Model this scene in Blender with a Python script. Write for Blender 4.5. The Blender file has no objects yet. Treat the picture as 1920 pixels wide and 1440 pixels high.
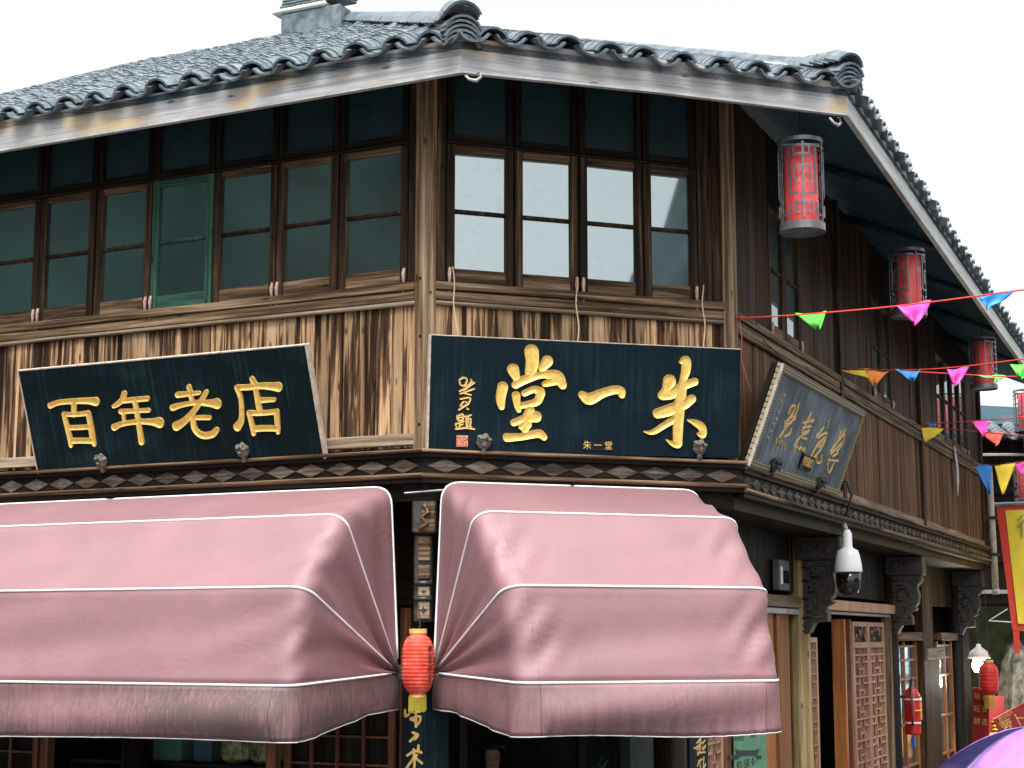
import bpy, math, random
import numpy as np
from mathutils import Matrix, Vector, Euler, noise as mnoise
random.seed(7)
sc = bpy.context.scene
COL = sc.collection
R = math.radians

# ---------------------------------------------------------------- camera
FPX, CAM_Z = 3100.0, 2.4                       # focal length in photo pixels (1920 wide), eye height
PITCH = math.atan(475 / FPX)
cam = bpy.data.cameras.new('camera')
cam.sensor_width = 36.0
cam.lens = FPX / 1920 * 36.0
cam.clip_end = 3000
camo = bpy.data.objects.new('camera', cam); COL.objects.link(camo)
camo.location = (0, 0, CAM_Z); camo.rotation_euler = (math.pi / 2 + PITCH, 0, 0)
sc.camera = camo

# ---------------------------------------------------------------- sky, sun, exposure (wet overcast day)
SUN_EL, SUN_AZ = 66, 190
w = bpy.data.worlds.new('World'); sc.world = w; w.use_nodes = True
nt = w.node_tree
bg = nt.nodes['Background']
sky = nt.nodes.new('ShaderNodeTexSky'); sky.sky_type = 'NISHITA'; sky.sun_disc = False
sky.sun_elevation = R(SUN_EL); sky.sun_rotation = R(SUN_AZ)
sky.air_density = 1.0; sky.dust_density = 4.0; sky.ozone_density = 1.0
hs = nt.nodes.new('ShaderNodeHueSaturation'); hs.inputs['Saturation'].default_value = 0.12
hs.inputs['Value'].default_value = 1.0
nt.links.new(sky.outputs[0], hs.inputs['Color'])
nt.links.new(hs.outputs[0], bg.inputs[0])
bg.inputs[1].default_value = 0.078
sun = bpy.data.lights.new('sun', 'SUN'); sun.energy = 1.3; sun.angle = R(35); sun.color = (1, .97, .93)
suno = bpy.data.objects.new('sun', sun); COL.objects.link(suno)
suno.rotation_euler = (R(90 - SUN_EL), 0, R(180 - SUN_AZ))
sc.view_settings.view_transform = 'Standard'; sc.view_settings.look = 'None'
sc.view_settings.gamma = 1; sc.view_settings.exposure = 2.05
sc.cycles.use_denoising = True
sc.cycles.max_bounces = 8

# ---------------------------------------------------------------- geometry of the place
FW = np.array([0, math.cos(PITCH), math.sin(PITCH)]); UP = np.array([0, -math.sin(PITCH), math.cos(PITCH)])
def ray(x, y): return np.array([(x - 960) / FPX, 0, 0]) + UP * (720 - y) / FPX + FW
def azv(a): return np.array([math.sin(R(a)), math.cos(R(a)), 0])
class Frame:
    """a wall: x runs to the right along it, y runs into the building, z is up; out is minus y"""
    def __init__(s, o, ang):
        s.o = np.array(o, float); s.ang = R(ang)
        s.ex = np.array([math.cos(s.ang), math.sin(s.ang), 0]); s.ey = np.array([-math.sin(s.ang), math.cos(s.ang), 0])
    def P(s, x, y, z): return s.o + s.ex * x + s.ey * y + np.array([0, 0, z])
    def loc(s, p):
        d = np.array(p, float) - s.o
        return float(d @ s.ex), float(d @ s.ey), float(d[2])
    def at(s, px, py, off=0.):               # point of the plane `off` in front of the wall -> (x, z)
        r = ray(px, py); c = np.array([0, 0, CAM_Z]); t = ((s.o - s.ey * off - c) @ s.ey) / (r @ s.ey)
        q = s.loc(c + r * t); return q[0], q[2]
_r = ray(795, 880); AB = _r * (11.0 / _r[1]); AB[2] = 0
FA = Frame(AB, -26.0); FB = Frame(AB, 19.5)
WB = 2.303
FC = Frame(FB.P(WB, 0, 0), 66.0)
FR = {'A': FA, 'B': FB, 'C': FC}
FI = Frame((0, 0, 0), 0)

# ---------------------------------------------------------------- mesh builder
class MB:
    def __init__(s): s.v = []; s.f = []; s.m = []
    def add(s, vs, fs, mi=0):
        b = len(s.v); s.v += [tuple(float(c) for c in p) for p in vs]
        for f in fs: s.f.append(tuple(i + b for i in f)); s.m.append(mi)
        return s
    def box(s, x0, x1, y0, y1, z0, z1, mi=0):
        return s.add([(x0,y0,z0),(x1,y0,z0),(x1,y1,z0),(x0,y1,z0),(x0,y0,z1),(x1,y0,z1),(x1,y1,z1),(x0,y1,z1)],
                     [(0,3,2,1),(4,5,6,7),(0,1,5,4),(1,2,6,5),(2,3,7,6),(3,0,4,7)], mi)
    def cbox(s, x0, x1, y0, y1, z0, z1, c=.004, mi=0):   # box with chamfered edges
        c = min(c, (x1-x0)*.45, (y1-y0)*.45, (z1-z0)*.45)
        X, Y, Z = (x0, x1), (y0, y1), (z0, z1); vs = []; idx = {}
        for i in (0, 1):
            for j in (0, 1):
                for k in (0, 1):
                    sx, sy, sz = (1-2*i)*c, (1-2*j)*c, (1-2*k)*c
                    for ax in range(3):
                        p = [X[i]+sx, Y[j]+sy, Z[k]+sz]; p[ax] = (X, Y, Z)[ax][(i, j, k)[ax]]
                        idx[(i, j, k, ax)] = len(vs); vs.append(p)
        fs = []
        g = lambda i, j, k, a: idx[(i, j, k, a)]
        for a in range(3):
            for t in (0, 1):
                q = []
                for (p1, p2) in ((0,0),(1,0),(1,1),(0,1)):
                    c3 = [0,0,0]; c3[a] = t; c3[(a+1)%3] = p1; c3[(a+2)%3] = p2; q.append(g(*c3, a))
                fs.append(tuple(q if t else q[::-1]))
        for a in range(3):
            b, d = (a+1)%3, (a+2)%3
            for p in (0,1):
                for q in (0,1):
                    e = []
                    for t, ax in ((0,b),(1,b),(1,d),(0,d)):
                        c3 = [0,0,0]; c3[a] = t; c3[b] = p; c3[d] = q; e.append(g(*c3, ax))
                    fs.append(tuple(e if (p ^ q) else e[::-1]))
        for i in (0,1):
            for j in (0,1):
                for k in (0,1):
                    t = (g(i,j,k,0), g(i,j,k,1), g(i,j,k,2)); fs.append(t if (i+j+k) % 2 else t[::-1])
        return s.add(vs, fs, mi)
    def prism(s, pts, z0, z1, mi=0):          # polygon in x,y pulled up z
        n = len(pts)
        return s.add([(x,y,z0) for x,y in pts]+[(x,y,z1) for x,y in pts],
                     [tuple(range(n))[::-1], tuple(range(n,2*n))]+[(i,(i+1)%n,n+(i+1)%n,n+i) for i in range(n)], mi)
    def slab(s, pts, y0, y1, mi=0):           # polygon in x,z pulled along y
        n = len(pts)
        return s.add([(x,y0,z) for x,z in pts]+[(x,y1,z) for x,z in pts],
                     [tuple(range(n)), tuple(range(n,2*n))[::-1]]+[(i,n+i,n+(i+1)%n,(i+1)%n) for i in range(n)], mi)
    def tube(s, path, r, n=8, mi=0, cap=True):
        path = [np.array(p, float) for p in path]; m = len(path); rr = r if hasattr(r, '__len__') else [r]*m
        vs = []; fs = []
        t0 = path[1]-path[0]; ref = np.array([0,0,1.]) if abs(t0[2]) < .9*np.linalg.norm(t0) else np.array([1.,0,0])
        for i, p in enumerate(path):
            t = path[min(i+1,m-1)]-path[max(i-1,0)]; t = t/(np.linalg.norm(t)+1e-9)
            a = np.cross(t, ref); a /= np.linalg.norm(a)+1e-9; b = np.cross(t, a)
            ref = -b if False else ref
            for k in range(n):
                an = 2*math.pi*k/n; vs.append(p + rr[i]*(a*math.cos(an)+b*math.sin(an)))
        for i in range(m-1):
            for k in range(n): fs.append((i*n+k, i*n+(k+1)%n, (i+1)*n+(k+1)%n, (i+1)*n+k))
        if cap: fs.append(tuple(range(n))[::-1]); fs.append(tuple((m-1)*n+k for k in range(n)))
        return s.add(vs, fs, mi)
    def lathe(s, prof, n=20, c=(0,0,0), mi=0, a0=0, a1=2*math.pi, close=True):
        full = abs(a1-a0-2*math.pi) < 1e-6; k = n if full else n+1; vs = []; fs = []
        for r, z in prof:
            for i in range(k):
                a = a0+(a1-a0)*i/n; vs.append((c[0]+r*math.cos(a), c[1]+r*math.sin(a), c[2]+z))
        for j in range(len(prof)-1):
            for i in range(n):
                i2 = (i+1) % k; fs.append((j*k+i, j*k+i2, (j+1)*k+i2, (j+1)*k+i))
        if full and close: fs.append(tuple(range(k))[::-1]); fs.append(tuple((len(prof)-1)*k+i for i in range(k)))
        return s.add(vs, fs, mi)
    def grid(s, P, mi=0, wrap=False):         # P[i][j] points
        n, m = len(P), len(P[0]); vs = [p for r in P for p in r]
        return s.add(vs, [(i*m+j, i*m+j+1, (i+1)*m+j+1, (i+1)*m+j) for i in range(n-1) for j in range(m-1)], mi)
    def mesh(s, name, mats, smooth=False):
        me = bpy.data.meshes.new(name); me.from_pydata(s.v, [], s.f)
        for m in (mats if isinstance(mats, (list, tuple)) else [mats]): me.materials.append(m)
        if any(s.m): me.polygons.foreach_set('material_index', s.m)
        if smooth: me.polygons.foreach_set('use_smooth', [True]*len(s.f))
        me.update(); return me

def tag(o, label=None, cat=None, group=None, kind=None):
    if label: o['label'] = label
    if cat: o['category'] = cat
    if group: o['group'] = group
    if kind: o['kind'] = kind
    return o
def link(name, data, parent=None, frame=None, loc=(0,0,0), rot=None):
    o = bpy.data.objects.new(name, data); COL.objects.link(o)
    if frame is not None:
        o.location = Vector(frame.P(*loc)); o.rotation_euler = (0, 0, frame.ang)
    else: o.location = loc
    if rot is not None:
        o.rotation_euler = rot if frame is None else (Matrix.Rotation(frame.ang, 4, 'Z') @ Euler(rot).to_matrix().to_4x4()).to_euler()
    if parent is not None: o.parent = parent
    return o
def part(name, mb, mat, parent, frame=None, loc=(0,0,0), rot=None, smooth=False):
    return link(name, mb.mesh(name, mat, smooth), parent, frame, loc, rot)
def thing(name, label, cat, frame=None, loc=(0,0,0), rot=None, group=None):
    return tag(link(name, None, None, frame, loc, rot), label, cat, group)
def rel(root, frame, x, y, z):               # wall coordinates -> coordinates of a root placed with matrix_basis
    return tuple(root.matrix_basis.inverted() @ Vector(frame.P(x, y, z)))

# ---------------------------------------------------------------- materials
def node(nt, t, **k):
    n = nt.nodes.new(t)
    for a, v in k.items():
        if a in n.inputs: n.inputs[a].default_value = v
        else: setattr(n, a, v)
    return n
def newmat(name, rough=.6, spec=.5):
    m = bpy.data.materials.new(name); m.use_nodes = True; t = m.node_tree; b = t.nodes['Principled BSDF']
    b.inputs['Roughness'].default_value = rough; b.inputs['Specular IOR Level'].default_value = spec
    return m, t, b
def ramp(t, stops, fac):
    r = t.nodes.new('ShaderNodeValToRGB'); e = r.color_ramp.elements
    while len(e) < len(stops): e.new(.5)
    for i, (p, c) in enumerate(stops): e[i].position = p; e[i].color = (*c, 1) if len(c) == 3 else c
    t.links.new(fac, r.inputs[0]); return r
def coords(t, scale, rnd=True, kind='Object'):
    tc = t.nodes.new('ShaderNodeTexCoord'); mp = t.nodes.new('ShaderNodeMapping'); mp.inputs['Scale'].default_value = scale
    if rnd:
        oi = t.nodes.new('ShaderNodeObjectInfo'); mu = node(t, 'ShaderNodeVectorMath', operation='SCALE'); mu.inputs[0].default_value = (37, 53, 71)
        t.links.new(oi.outputs['Random'], mu.inputs['Scale']); ad = node(t, 'ShaderNodeVectorMath', operation='ADD')
        t.links.new(tc.outputs[kind], ad.inputs[0]); t.links.new(mu.outputs[0], ad.inputs[1]); t.links.new(ad.outputs[0], mp.inputs[0])
    else: t.links.new(tc.outputs[kind], mp.inputs[0])
    return mp.outputs[0]
def noise(t, vec, scale, detail=5, rough=.6, dist=0.):
    n = node(t, 'ShaderNodeTexNoise'); n.inputs['Scale'].default_value = scale; n.inputs['Detail'].default_value = detail
    n.inputs['Roughness'].default_value = rough; n.inputs['Distortion'].default_value = dist; t.links.new(vec, n.inputs['Vector']); return n.outputs[0]
def mixc(t, a, b, fac, mode='MIX'):
    m = node(t, 'ShaderNodeMix', data_type='RGBA', blend_type=mode)
    for s, i in ((fac, 0), (a, 6), (b, 7)):
        if hasattr(s, 'is_linked') or hasattr(s, 'links'): t.links.new(s, m.inputs[i])
        else: m.inputs[i].default_value = s if i == 0 else ((*s, 1) if len(s) == 3 else s)
    return m.outputs[2]
def bump(t, b, h, strength=.3, dist=.01):
    bp = node(t, 'ShaderNodeBump'); bp.inputs['Strength'].default_value = strength; bp.inputs['Distance'].default_value = dist
    t.links.new(h, bp.inputs['Height']); t.links.new(bp.outputs[0], b.inputs['Normal'])
def wood(name, stops, axis='Z', across=22, along=1.0, rough=.62, spec=.14, patch=None, knots=True, objvar=.35, bstr=.5):
    m, t, b = newmat(name, rough, spec)
    sc3 = {'Z': (across, across, along), 'X': (along, across, across), 'Y': (across, along, across)}[axis]
    v = coords(t, sc3); n = noise(t, v, 1.0, 6, .62, .5)
    r = ramp(t, stops, n); c = r.outputs[0]
    v2 = coords(t, tuple(s*5 for s in sc3)); n2 = noise(t, v2, 1.0, 3, .6)     # fine grain
    g = ramp(t, [(.3, (.55,.55,.55)), (.62, (1,1,1))], n2); c = mixc(t, c, g.outputs[0], .75, 'MULTIPLY')
    if knots:
        vk = coords(t, {'Z': (9, 9, 3), 'X': (3, 9, 9), 'Y': (9, 3, 9)}[axis]); vo = node(t, 'ShaderNodeTexVoronoi'); t.links.new(vk, vo.inputs['Vector']); vo.inputs['Scale'].default_value = 1
        k = ramp(t, [(.06, (.12,.07,.05)), (.13, (1,1,1))], vo.outputs['Distance']); c = mixc(t, c, k.outputs[0], .8, 'MULTIPLY')
    if patch:
        vp = coords(t, patch[2]); pn = noise(t, vp, 1, 3, .5); f = ramp(t, [(patch[1], (0,0,0)), (patch[1]+.1, (1,1,1))], pn)
        c = mixc(t, c, patch[0], f.outputs[0])
    oi = t.nodes.new('ShaderNodeObjectInfo'); ov = ramp(t, [(0, (1-objvar,)*3), (1, (1+objvar*.35,)*3)], oi.outputs['Random'])
    c = mixc(t, c, ov.outputs[0], 1.0, 'MULTIPLY')
    t.links.new(c, b.inputs['Base Color'])
    add = node(t, 'ShaderNodeMath', operation='ADD'); t.links.new(n, add.inputs[0]); t.links.new(n2, add.inputs[1]); bump(t, b, add.outputs[0], bstr, .006)
    return m
def plain(name, col, rough=.5, spec=.5, metal=0., var=.15, scale=8, bstr=.15, dirt=None, emit=None, estr=0):
    m, t, b = newmat(name, rough, spec); b.inputs['Metallic'].default_value = metal
    v = coords(t, (1,1,1)); n = noise(t, v, scale, 5, .6)
    r = ramp(t, [(.3, tuple(c*(1-var*2) for c in col)), (.7, tuple(min(1, c*(1+var)) for c in col))], n); c = r.outputs[0]
    if dirt:
        n2 = noise(t, v, dirt[2], 6, .7); f = ramp(t, [(dirt[1], (0,0,0)), (dirt[1]+.15, (1,1,1))], n2); c = mixc(t, c, dirt[0], f.outputs[0])
    t.links.new(c, b.inputs['Base Color']); bump(t, b, n, bstr, .01)
    if emit: b.inputs['Emission Color'].default_value = (*emit, 1); b.inputs['Emission Strength'].default_value = estr
    return m
BR0, BR1, BR2, TAN = (.012,.007,.004), (.05,.026,.013), (.13,.07,.035), (.46,.29,.16)
M = {}
M['plank'] = wood('parapet_wood', [(.34,BR0),(.43,BR1),(.49,(.15,.08,.045)),(.53,(.52,.32,.17)),(.70,(.70,.50,.31))], 'Z', 15, .6, objvar=.5, patch=((.02,.011,.006), .60, (7,7,1.3)))
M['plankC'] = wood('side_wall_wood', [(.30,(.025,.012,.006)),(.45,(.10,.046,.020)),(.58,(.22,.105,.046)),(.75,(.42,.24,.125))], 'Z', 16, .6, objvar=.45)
M['frame'] = wood('window_wood', [(.30,BR0),(.47,(.035,.02,.011)),(.60,(.09,.052,.028)),(.74,(.30,.19,.11))], 'Z', 30, 1.2, objvar=.4)
M['frameX'] = wood('window_rail_wood', [(.30,(.02,.012,.007)),(.45,(.08,.048,.026)),(.58,(.22,.14,.08)),(.72,(.46,.33,.21))], 'X', 30, 1.2, objvar=.4)  # paler than the stiles: daylight on the rails is painted in
M['rail'] = wood('rail_wood', [(.30,(.02,.012,.007)),(.44,(.09,.055,.03)),(.54,(.22,.14,.08)),(.70,(.46,.34,.22))], 'X', 30, .9, objvar=.35)  # lightened to paint daylight onto the sill beams
M['railpale'] = wood('pale_rail_wood', [(.3,(.08,.055,.035)),(.5,(.28,.21,.14)),(.7,(.50,.42,.31))], 'X', 26, .9)
M['post'] = wood('post_wood', [(.30,(.04,.024,.013)),(.46,(.16,.10,.055)),(.58,(.33,.23,.14)),(.75,(.5,.38,.25))], 'Z', 26, .8)
M['greywood'] = wood('weathered_grey_wood', [(.3,(.27,.275,.28)),(.5,(.48,.485,.50)),(.7,(.62,.625,.64))], 'X', 34, .8, rough=.38, spec=.55, patch=((.62,.48,.28), .54, (1.0,3,5)))
M['palefascia'] = wood('pale_side_fascia', [(.3,(.45,.46,.46)),(.5,(.66,.67,.67)),(.7,(.78,.79,.79))], 'X', 20, .6, rough=.4, spec=.5, knots=False)  # paler grey for the long side fascia
M['dark'] = wood('dark_shade_wood', [(.3,(.006,.005,.004)),(.55,(.02,.014,.01)),(.75,(.055,.04,.028))], 'Z', 20, 1, rough=.5)  # near-black wood; on transoms and upper planks it paints in eave shade
M['darkX'] = wood('dark_shade_beam_wood', [(.3,(.006,.005,.004)),(.55,(.022,.016,.011)),(.75,(.06,.042,.03))], 'X', 20, 1, rough=.5)  # near-black beams; darkness under the eaves is painted into the tone
M['soffit'] = wood('haze_blue_soffit_wood', [(.3,(.020,.055,.075)),(.55,(.040,.095,.125)),(.75,(.07,.14,.17))], 'X', 12, 1, rough=.5)  # the blue is lens haze painted into the wood colour
M['diamond'] = wood('frieze_diamond_wood', [(.3,(.04,.03,.023)),(.5,(.13,.10,.078)),(.7,(.30,.255,.21))], 'X', 40, 2.0, objvar=.45)
M['greenpaint'] = wood('faded_green_paint', [(.3,(.02,.05,.035)),(.5,(.05,.14,.10)),(.7,(.10,.24,.18))], 'Z', 26, 1.2)
M['greenpaintX'] = wood('faded_green_rail_paint', [(.3,(.02,.05,.035)),(.5,(.05,.14,.10)),(.7,(.10,.24,.18))], 'X', 26, 1.2)
M['orange'] = wood('orange_varnished_wood', [(.3,(.16,.045,.012)),(.5,(.40,.13,.03)),(.7,(.60,.25,.07))], 'Z', 24, .7, rough=.35, spec=.5)
M['redbrown'] = wood('red_brown_door_wood', [(.3,(.12,.045,.025)),(.5,(.27,.11,.06)),(.7,(.42,.21,.13))], 'Z', 24, .9, rough=.45)
M['lattice'] = wood('lattice_wood', [(.3,(.30,.15,.095)),(.5,(.52,.30,.20)),(.7,(.68,.46,.33))], 'Z', 24, .9, rough=.45, knots=False)
M['postyellow'] = wood('yellowed_post_wood', [(.30,(.10,.065,.025)),(.46,(.30,.21,.09)),(.58,(.46,.35,.17)),(.75,(.58,.48,.28))], 'Z', 20, .7)
M['plankU'] = wood('shaded_wall_wood', [(.30,BR0),(.46,(.04,.022,.012)),(.58,(.085,.047,.024)),(.75,(.19,.12,.065))], 'Z', 16, .6, objvar=.45)  # darker copy of the side wall wood, eave shade painted in
M['carved'] = plain('carved_dark_wood', (.045,.038,.033), .5, .5, var=.4, scale=22, bstr=.9)
M['tile'] = plain('wet_grey_roof_tile', (.15,.19,.215), .30, .6, var=.35, scale=9, bstr=.35, dirt=((.30,.33,.34), .62, 16))  # wet tile; colour lifted towards blue to paint in haze over the roof
M['strip'] = plain('pale_conduit', (.42,.43,.41), .4, dirt=((.12,.1,.09), .63, 30))
M['gold'] = plain('gold_leaf', (1.0,.66,.17), .40, .5, metal=.35, var=.12, scale=30)
M['goldflat'] = plain('gold_paint', (.72,.47,.14), .45, .5, var=.15, scale=30)
M['paleedge'] = plain('bare_board_edge', (.52,.44,.36), .7, var=.2, scale=24, dirt=((.2,.14,.1), .6, 20))
M['iron'] = plain('dark_iron', (.03,.032,.035), .4, .5, var=.3, scale=20)
M['steel'] = plain('grey_metal', (.16,.17,.19), .35, .6, metal=.4, var=.15, scale=20)
M['aluminium'] = plain('aluminium_rod', (.55,.57,.6), .3, .5, metal=.7, var=.1)
M['knob'] = plain('grey_carved_knob', (.16,.145,.12), .45, .5, var=.4, scale=60, bstr=.4)
M['peg'] = plain('pale_peg_wood', (.58,.42,.33), .7, var=.25, scale=40)
M['cord'] = plain('straw_cord', (.55,.43,.27), .8, var=.2, scale=60)
M['white'] = plain('white_plastic', (.80,.82,.83), .3, .5, var=.02)
M['black'] = plain('black_gloss', (.006,.006,.007), .06, .6, var=.1)
M['plaster'] = plain('old_white_plaster', (.62,.62,.58), .8, var=.1, scale=6, dirt=((.3,.3,.28), .58, 9))
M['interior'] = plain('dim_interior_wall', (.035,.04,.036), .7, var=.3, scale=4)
M['paleint'] = plain('grey_green_plaster', (.20,.25,.21), .8, var=.15, scale=3)
M['paving'] = plain('wet_stone_paving', (.075,.072,.07), .3, .5, var=.3, scale=3, dirt=((.04,.04,.04), .55, 5))
M['farhill'] = plain('misty_wooded_mountain', (.03,.055,.062), .9, .2, var=.4, scale=.05, bstr=0)  # haze is mixed into this bluish hill colour
M['hill'] = plain('wooded_hill', (.007,.034,.029), .9, .2, var=.5, scale=.05, bstr=0)
def colour(name, col, rough=.55, **k):
    if name not in M: M[name] = plain(name, col, rough, **k)
    return M[name]
# signboard lacquer: blue black with pale runs of rain and chalked edges
def lacquer(name, base, run, amount=.56):
    m, t, b = newmat(name, .5, .10)
    v = coords(t, (38, 1, 1.3), False); n = noise(t, v, 1, 5, .65, .3)
    v2 = coords(t, (3, 1, 2.5), False); n2 = noise(t, v2, 1, 4, .6)
    mu = node(t, 'ShaderNodeMath', operation='MULTIPLY'); t.links.new(n, mu.inputs[0]); t.links.new(n2, mu.inputs[1])
    f = ramp(t, [(amount*.42, (0,0,0)), (amount*.42+.22, (1,1,1))], mu.outputs[0])
    c = mixc(t, base, run, f.outputs[0]); t.links.new(c, b.inputs['Base Color']); bump(t, b, n, .12, .004)
    rr = ramp(t, [(.3, (.45,.45,.45)), (.7, (.65,.65,.65))], n2); t.links.new(rr.outputs[0], b.inputs['Roughness']); return m
M['lacqA'] = lacquer('black_lacquer', (.003,.010,.012), (.012,.042,.050))
M['lacqB'] = lacquer('blue_black_lacquer', (.004,.012,.018), (.012,.030,.041))
M['lacqC'] = lacquer('weathered_blue_lacquer', (.060,.085,.105), (.27,.33,.37), .40)
def glass(name, col, refl, rough=.02):
    m, t, b = newmat(name, .5, .5)
    v = coords(t, (1,1,1)); n = noise(t, v, 5, 5, .7)
    r = ramp(t, [(.35, tuple(c*.7 for c in col)), (.7, tuple(min(1, c*1.5) for c in col))], n); t.links.new(r.outputs[0], b.inputs['Base Color'])
    gl = node(t, 'ShaderNodeBsdfGlossy'); gl.inputs['Color'].default_value = (.82,.95,.96,1); gl.inputs['Roughness'].default_value = rough
    mx = t.nodes.new('ShaderNodeMixShader'); fr = node(t, 'ShaderNodeFresnel'); fr.inputs['IOR'].default_value = refl
    dn = noise(t, v, 14, 6, .75); ds = ramp(t, [(.55,(1,1,1)),(.8,(.78,.78,.78))], dn); mm = node(t, 'ShaderNodeMath', operation='MULTIPLY')
    t.links.new(fr.outputs[0], mm.inputs[0]); t.links.new(ds.outputs[0], mm.inputs[1])
    t.links.new(mm.outputs[0], mx.inputs[0]); t.links.new(b.outputs[0], mx.inputs[1]); t.links.new(gl.outputs[0], mx.inputs[2])
    t.links.new(mx.outputs[0], t.nodes['Material Output'].inputs[0]); return m
M['glass'] = glass('old_window_glass', (.004,.015,.014), 4.2)
M['glasstop'] = glass('shade_tinted_transom_glass', (.008,.030,.036), 1.45, .25)  # teal and dull, so the eave shade sits in the glass colour
M['glassdim'] = glass('dusty_window_glass', (.035,.06,.055), 2.4, .08)
def fabric():
    m, t, b = newmat('faded_maroon_canvas', .6, .2)
    v = coords(t, (1,1,1), False); n = noise(t, v, 1.6, 4, .6)
    r = ramp(t, [(.3, (.175,.064,.069)), (.7, (.232,.094,.103))], n); c = r.outputs[0]
    # rain-washed dirt runs: long in z; kept to the valance by a vertex attribute that marks the worn hem
    at = node(t, 'ShaderNodeAttribute', attribute_name='hem')
    vs = coords(t, (55, 55, 5), False); ns = noise(t, vs, 1, 5, .7, .4); vb = coords(t, (1.1, 1.1, 3), False); nb = noise(t, vb, 1, 3, .5)
    mu = node(t, 'ShaderNodeMath', operation='MULTIPLY'); t.links.new(ns, mu.inputs[0]); t.links.new(nb, mu.inputs[1])
    f = ramp(t, [(.15, (0,0,0)), (.29, (1,1,1))], mu.outputs[0]); mf = node(t, 'ShaderNodeMath', operation='MULTIPLY')
    sm = node(t, 'ShaderNodeMath', operation='MULTIPLY'); sm.inputs[1].default_value = .9; t.links.new(at.outputs['Fac'], sm.inputs[0]); t.links.new(f.outputs[0], mf.inputs[0]); t.links.new(sm.outputs[0], mf.inputs[1])
    c = mixc(t, c, (.055,.020,.016), mf.outputs[0])
    t.links.new(c, b.inputs['Base Color'])
    b.inputs['Coat Weight'].default_value = 1.0; b.inputs['Coat Roughness'].default_value = .72; b.inputs['Coat IOR'].default_value = 1.9; b.inputs['Coat Tint'].default_value = (.93,.95,1,1); b.inputs['Sheen Weight'].default_value = .0; b.inputs['Sheen Roughness'].default_value = .45; b.inputs['Sheen Tint'].default_value = (.95,.93,1.0,1)
    v3 = coords(t, (1,1,1), False); n3 = noise(t, v3, 2.2, 3, .5, 1.2); cr = ramp(t, [(.44, (0,0,0)), (.495, (1,1,1)), (.55, (.15,.15,.15))], n3)
    n4 = noise(t, v3, 6, 3, .5, .8); c4 = ramp(t, [(.46, (0,0,0)), (.5, (.5,.5,.5)), (.53, (0,0,0))], n4)
    am = node(t, 'ShaderNodeMath', operation='ADD'); t.links.new(cr.outputs[0], am.inputs[0]); t.links.new(c4.outputs[0], am.inputs[1]); bump(t, b, am.outputs[0], .09, .02)
    return m
M['canvas'] = fabric()
M['seam'] = plain('dark_seam_thread', (.10,.035,.035), .7)
M['piping'] = plain('white_piping', (.80,.77,.76), .5, var=.05)

# ---------------------------------------------------------------- ground, street and the wooded valley sides
o = part('street', MB().add([(-900,-900,0),(900,-900,0),(900,900,0),(-900,900,0)], [(0,1,2,3)]), M['paving'], None); tag(o, kind='structure', label='wet stone paved street in front of the shop')
def hill(name, az0, az1, dist, top, label, mat='hill'):
    P = []; n = 70
    for j in range(14):
        row = []
        for i in range(n+1):
            a = az0+(az1-az0)*i/n; h = top(a)*dist; s = j/13
            h2 = h*(s**.8)+ (random.uniform(-1,1)*dist*.012 if j > 1 else 0) - (2 if j == 0 else 0)
            d = dist*(1+.55*s)
            row.append((math.sin(R(a))*d, math.cos(R(a))*d, h2*1.55 if j else -2))
        P.append(row)
    o = part(name, MB().grid(P), M[mat], None, smooth=True); tag(o, label=label, kind='structure')
hill('hill', -160, -62, 140, lambda a: .50*min(1, (a+160)/14, (-62-a)/20)+.02*math.sin(a*.7), 'steep wooded hillside across the valley')
hill('hill', 80, 141, 170, lambda a: max(.01, min(.36, (141.0-a)*.040))*min(1,(a-80)/15)+.006*math.sin(a*3), 'steep wooded mountain above the street', 'farhill')

# ================================================================ the timber shop house
H = tag(link('timber_shop_house', None), 'two storey dark timber shop house with grey tiled roof and chamfered corner', 'building')
def vert(name, fr, x0, x1, z0, z1, y0, y1, mat, parent=H, c=.004, loc=None):
    xc = (x0+x1)/2
    return part(name, MB().cbox(x0-xc, x1-xc, y0, y1, 0, z1-z0, c), mat, parent, fr, (xc, 0, z0))
def horiz(name, fr, x0, x1, z0, z1, y0, y1, mat, parent=H, c=.006, droop=0):
    return part(name, MB().cbox(0, x1-x0, y0, y1, 0, z1-z0, c), mat, parent, fr, (x0, 0, z0))
XA0 = -5.6; CEND = 12.05
CPOST = [3.42, 7.42, 11.95]

# --- parapet planks
def planks(fr, x0, x1, z0, z1, wmin, wmax, mat, y=0.0):
    x = x0
    while x < x1-.02:
        wd = min(random.uniform(wmin, wmax), x1-x)
        if x1-x-wd < .03: wd = x1-x
        d = random.uniform(-.005, .004)
        vert('plank', fr, x+.0015, x+wd-.0015, z0, z1, y+d, y+d+.022, mat, c=.003)
        x += wd
planks(FA, XA0, -.07, 3.66, 4.66, .09, .15, M['plank'])
planks(FB, .07, WB-.07, 3.66, 4.66, .09, .15, M['plank'])
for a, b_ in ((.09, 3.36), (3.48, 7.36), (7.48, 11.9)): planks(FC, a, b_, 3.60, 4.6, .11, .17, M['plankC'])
# --- backing wall behind the boards, so that no light leaks through
for nm, fr, a, b_, z0, z1 in (('backing_wall', FA, XA0, .0, 3.45, 6.42), ('backing_wall', FB, .0, WB, 3.45, 6.42)):
    part(nm, MB().box(a, b_, .07, .10, z0, z1), M['dark'], H, fr)
part('backing_wall', MB().slab([(0,3.45),(CEND,3.45),(CEND,6.07),(0,6.48)], .07, .10), M['dark'], H, FC)
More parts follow.
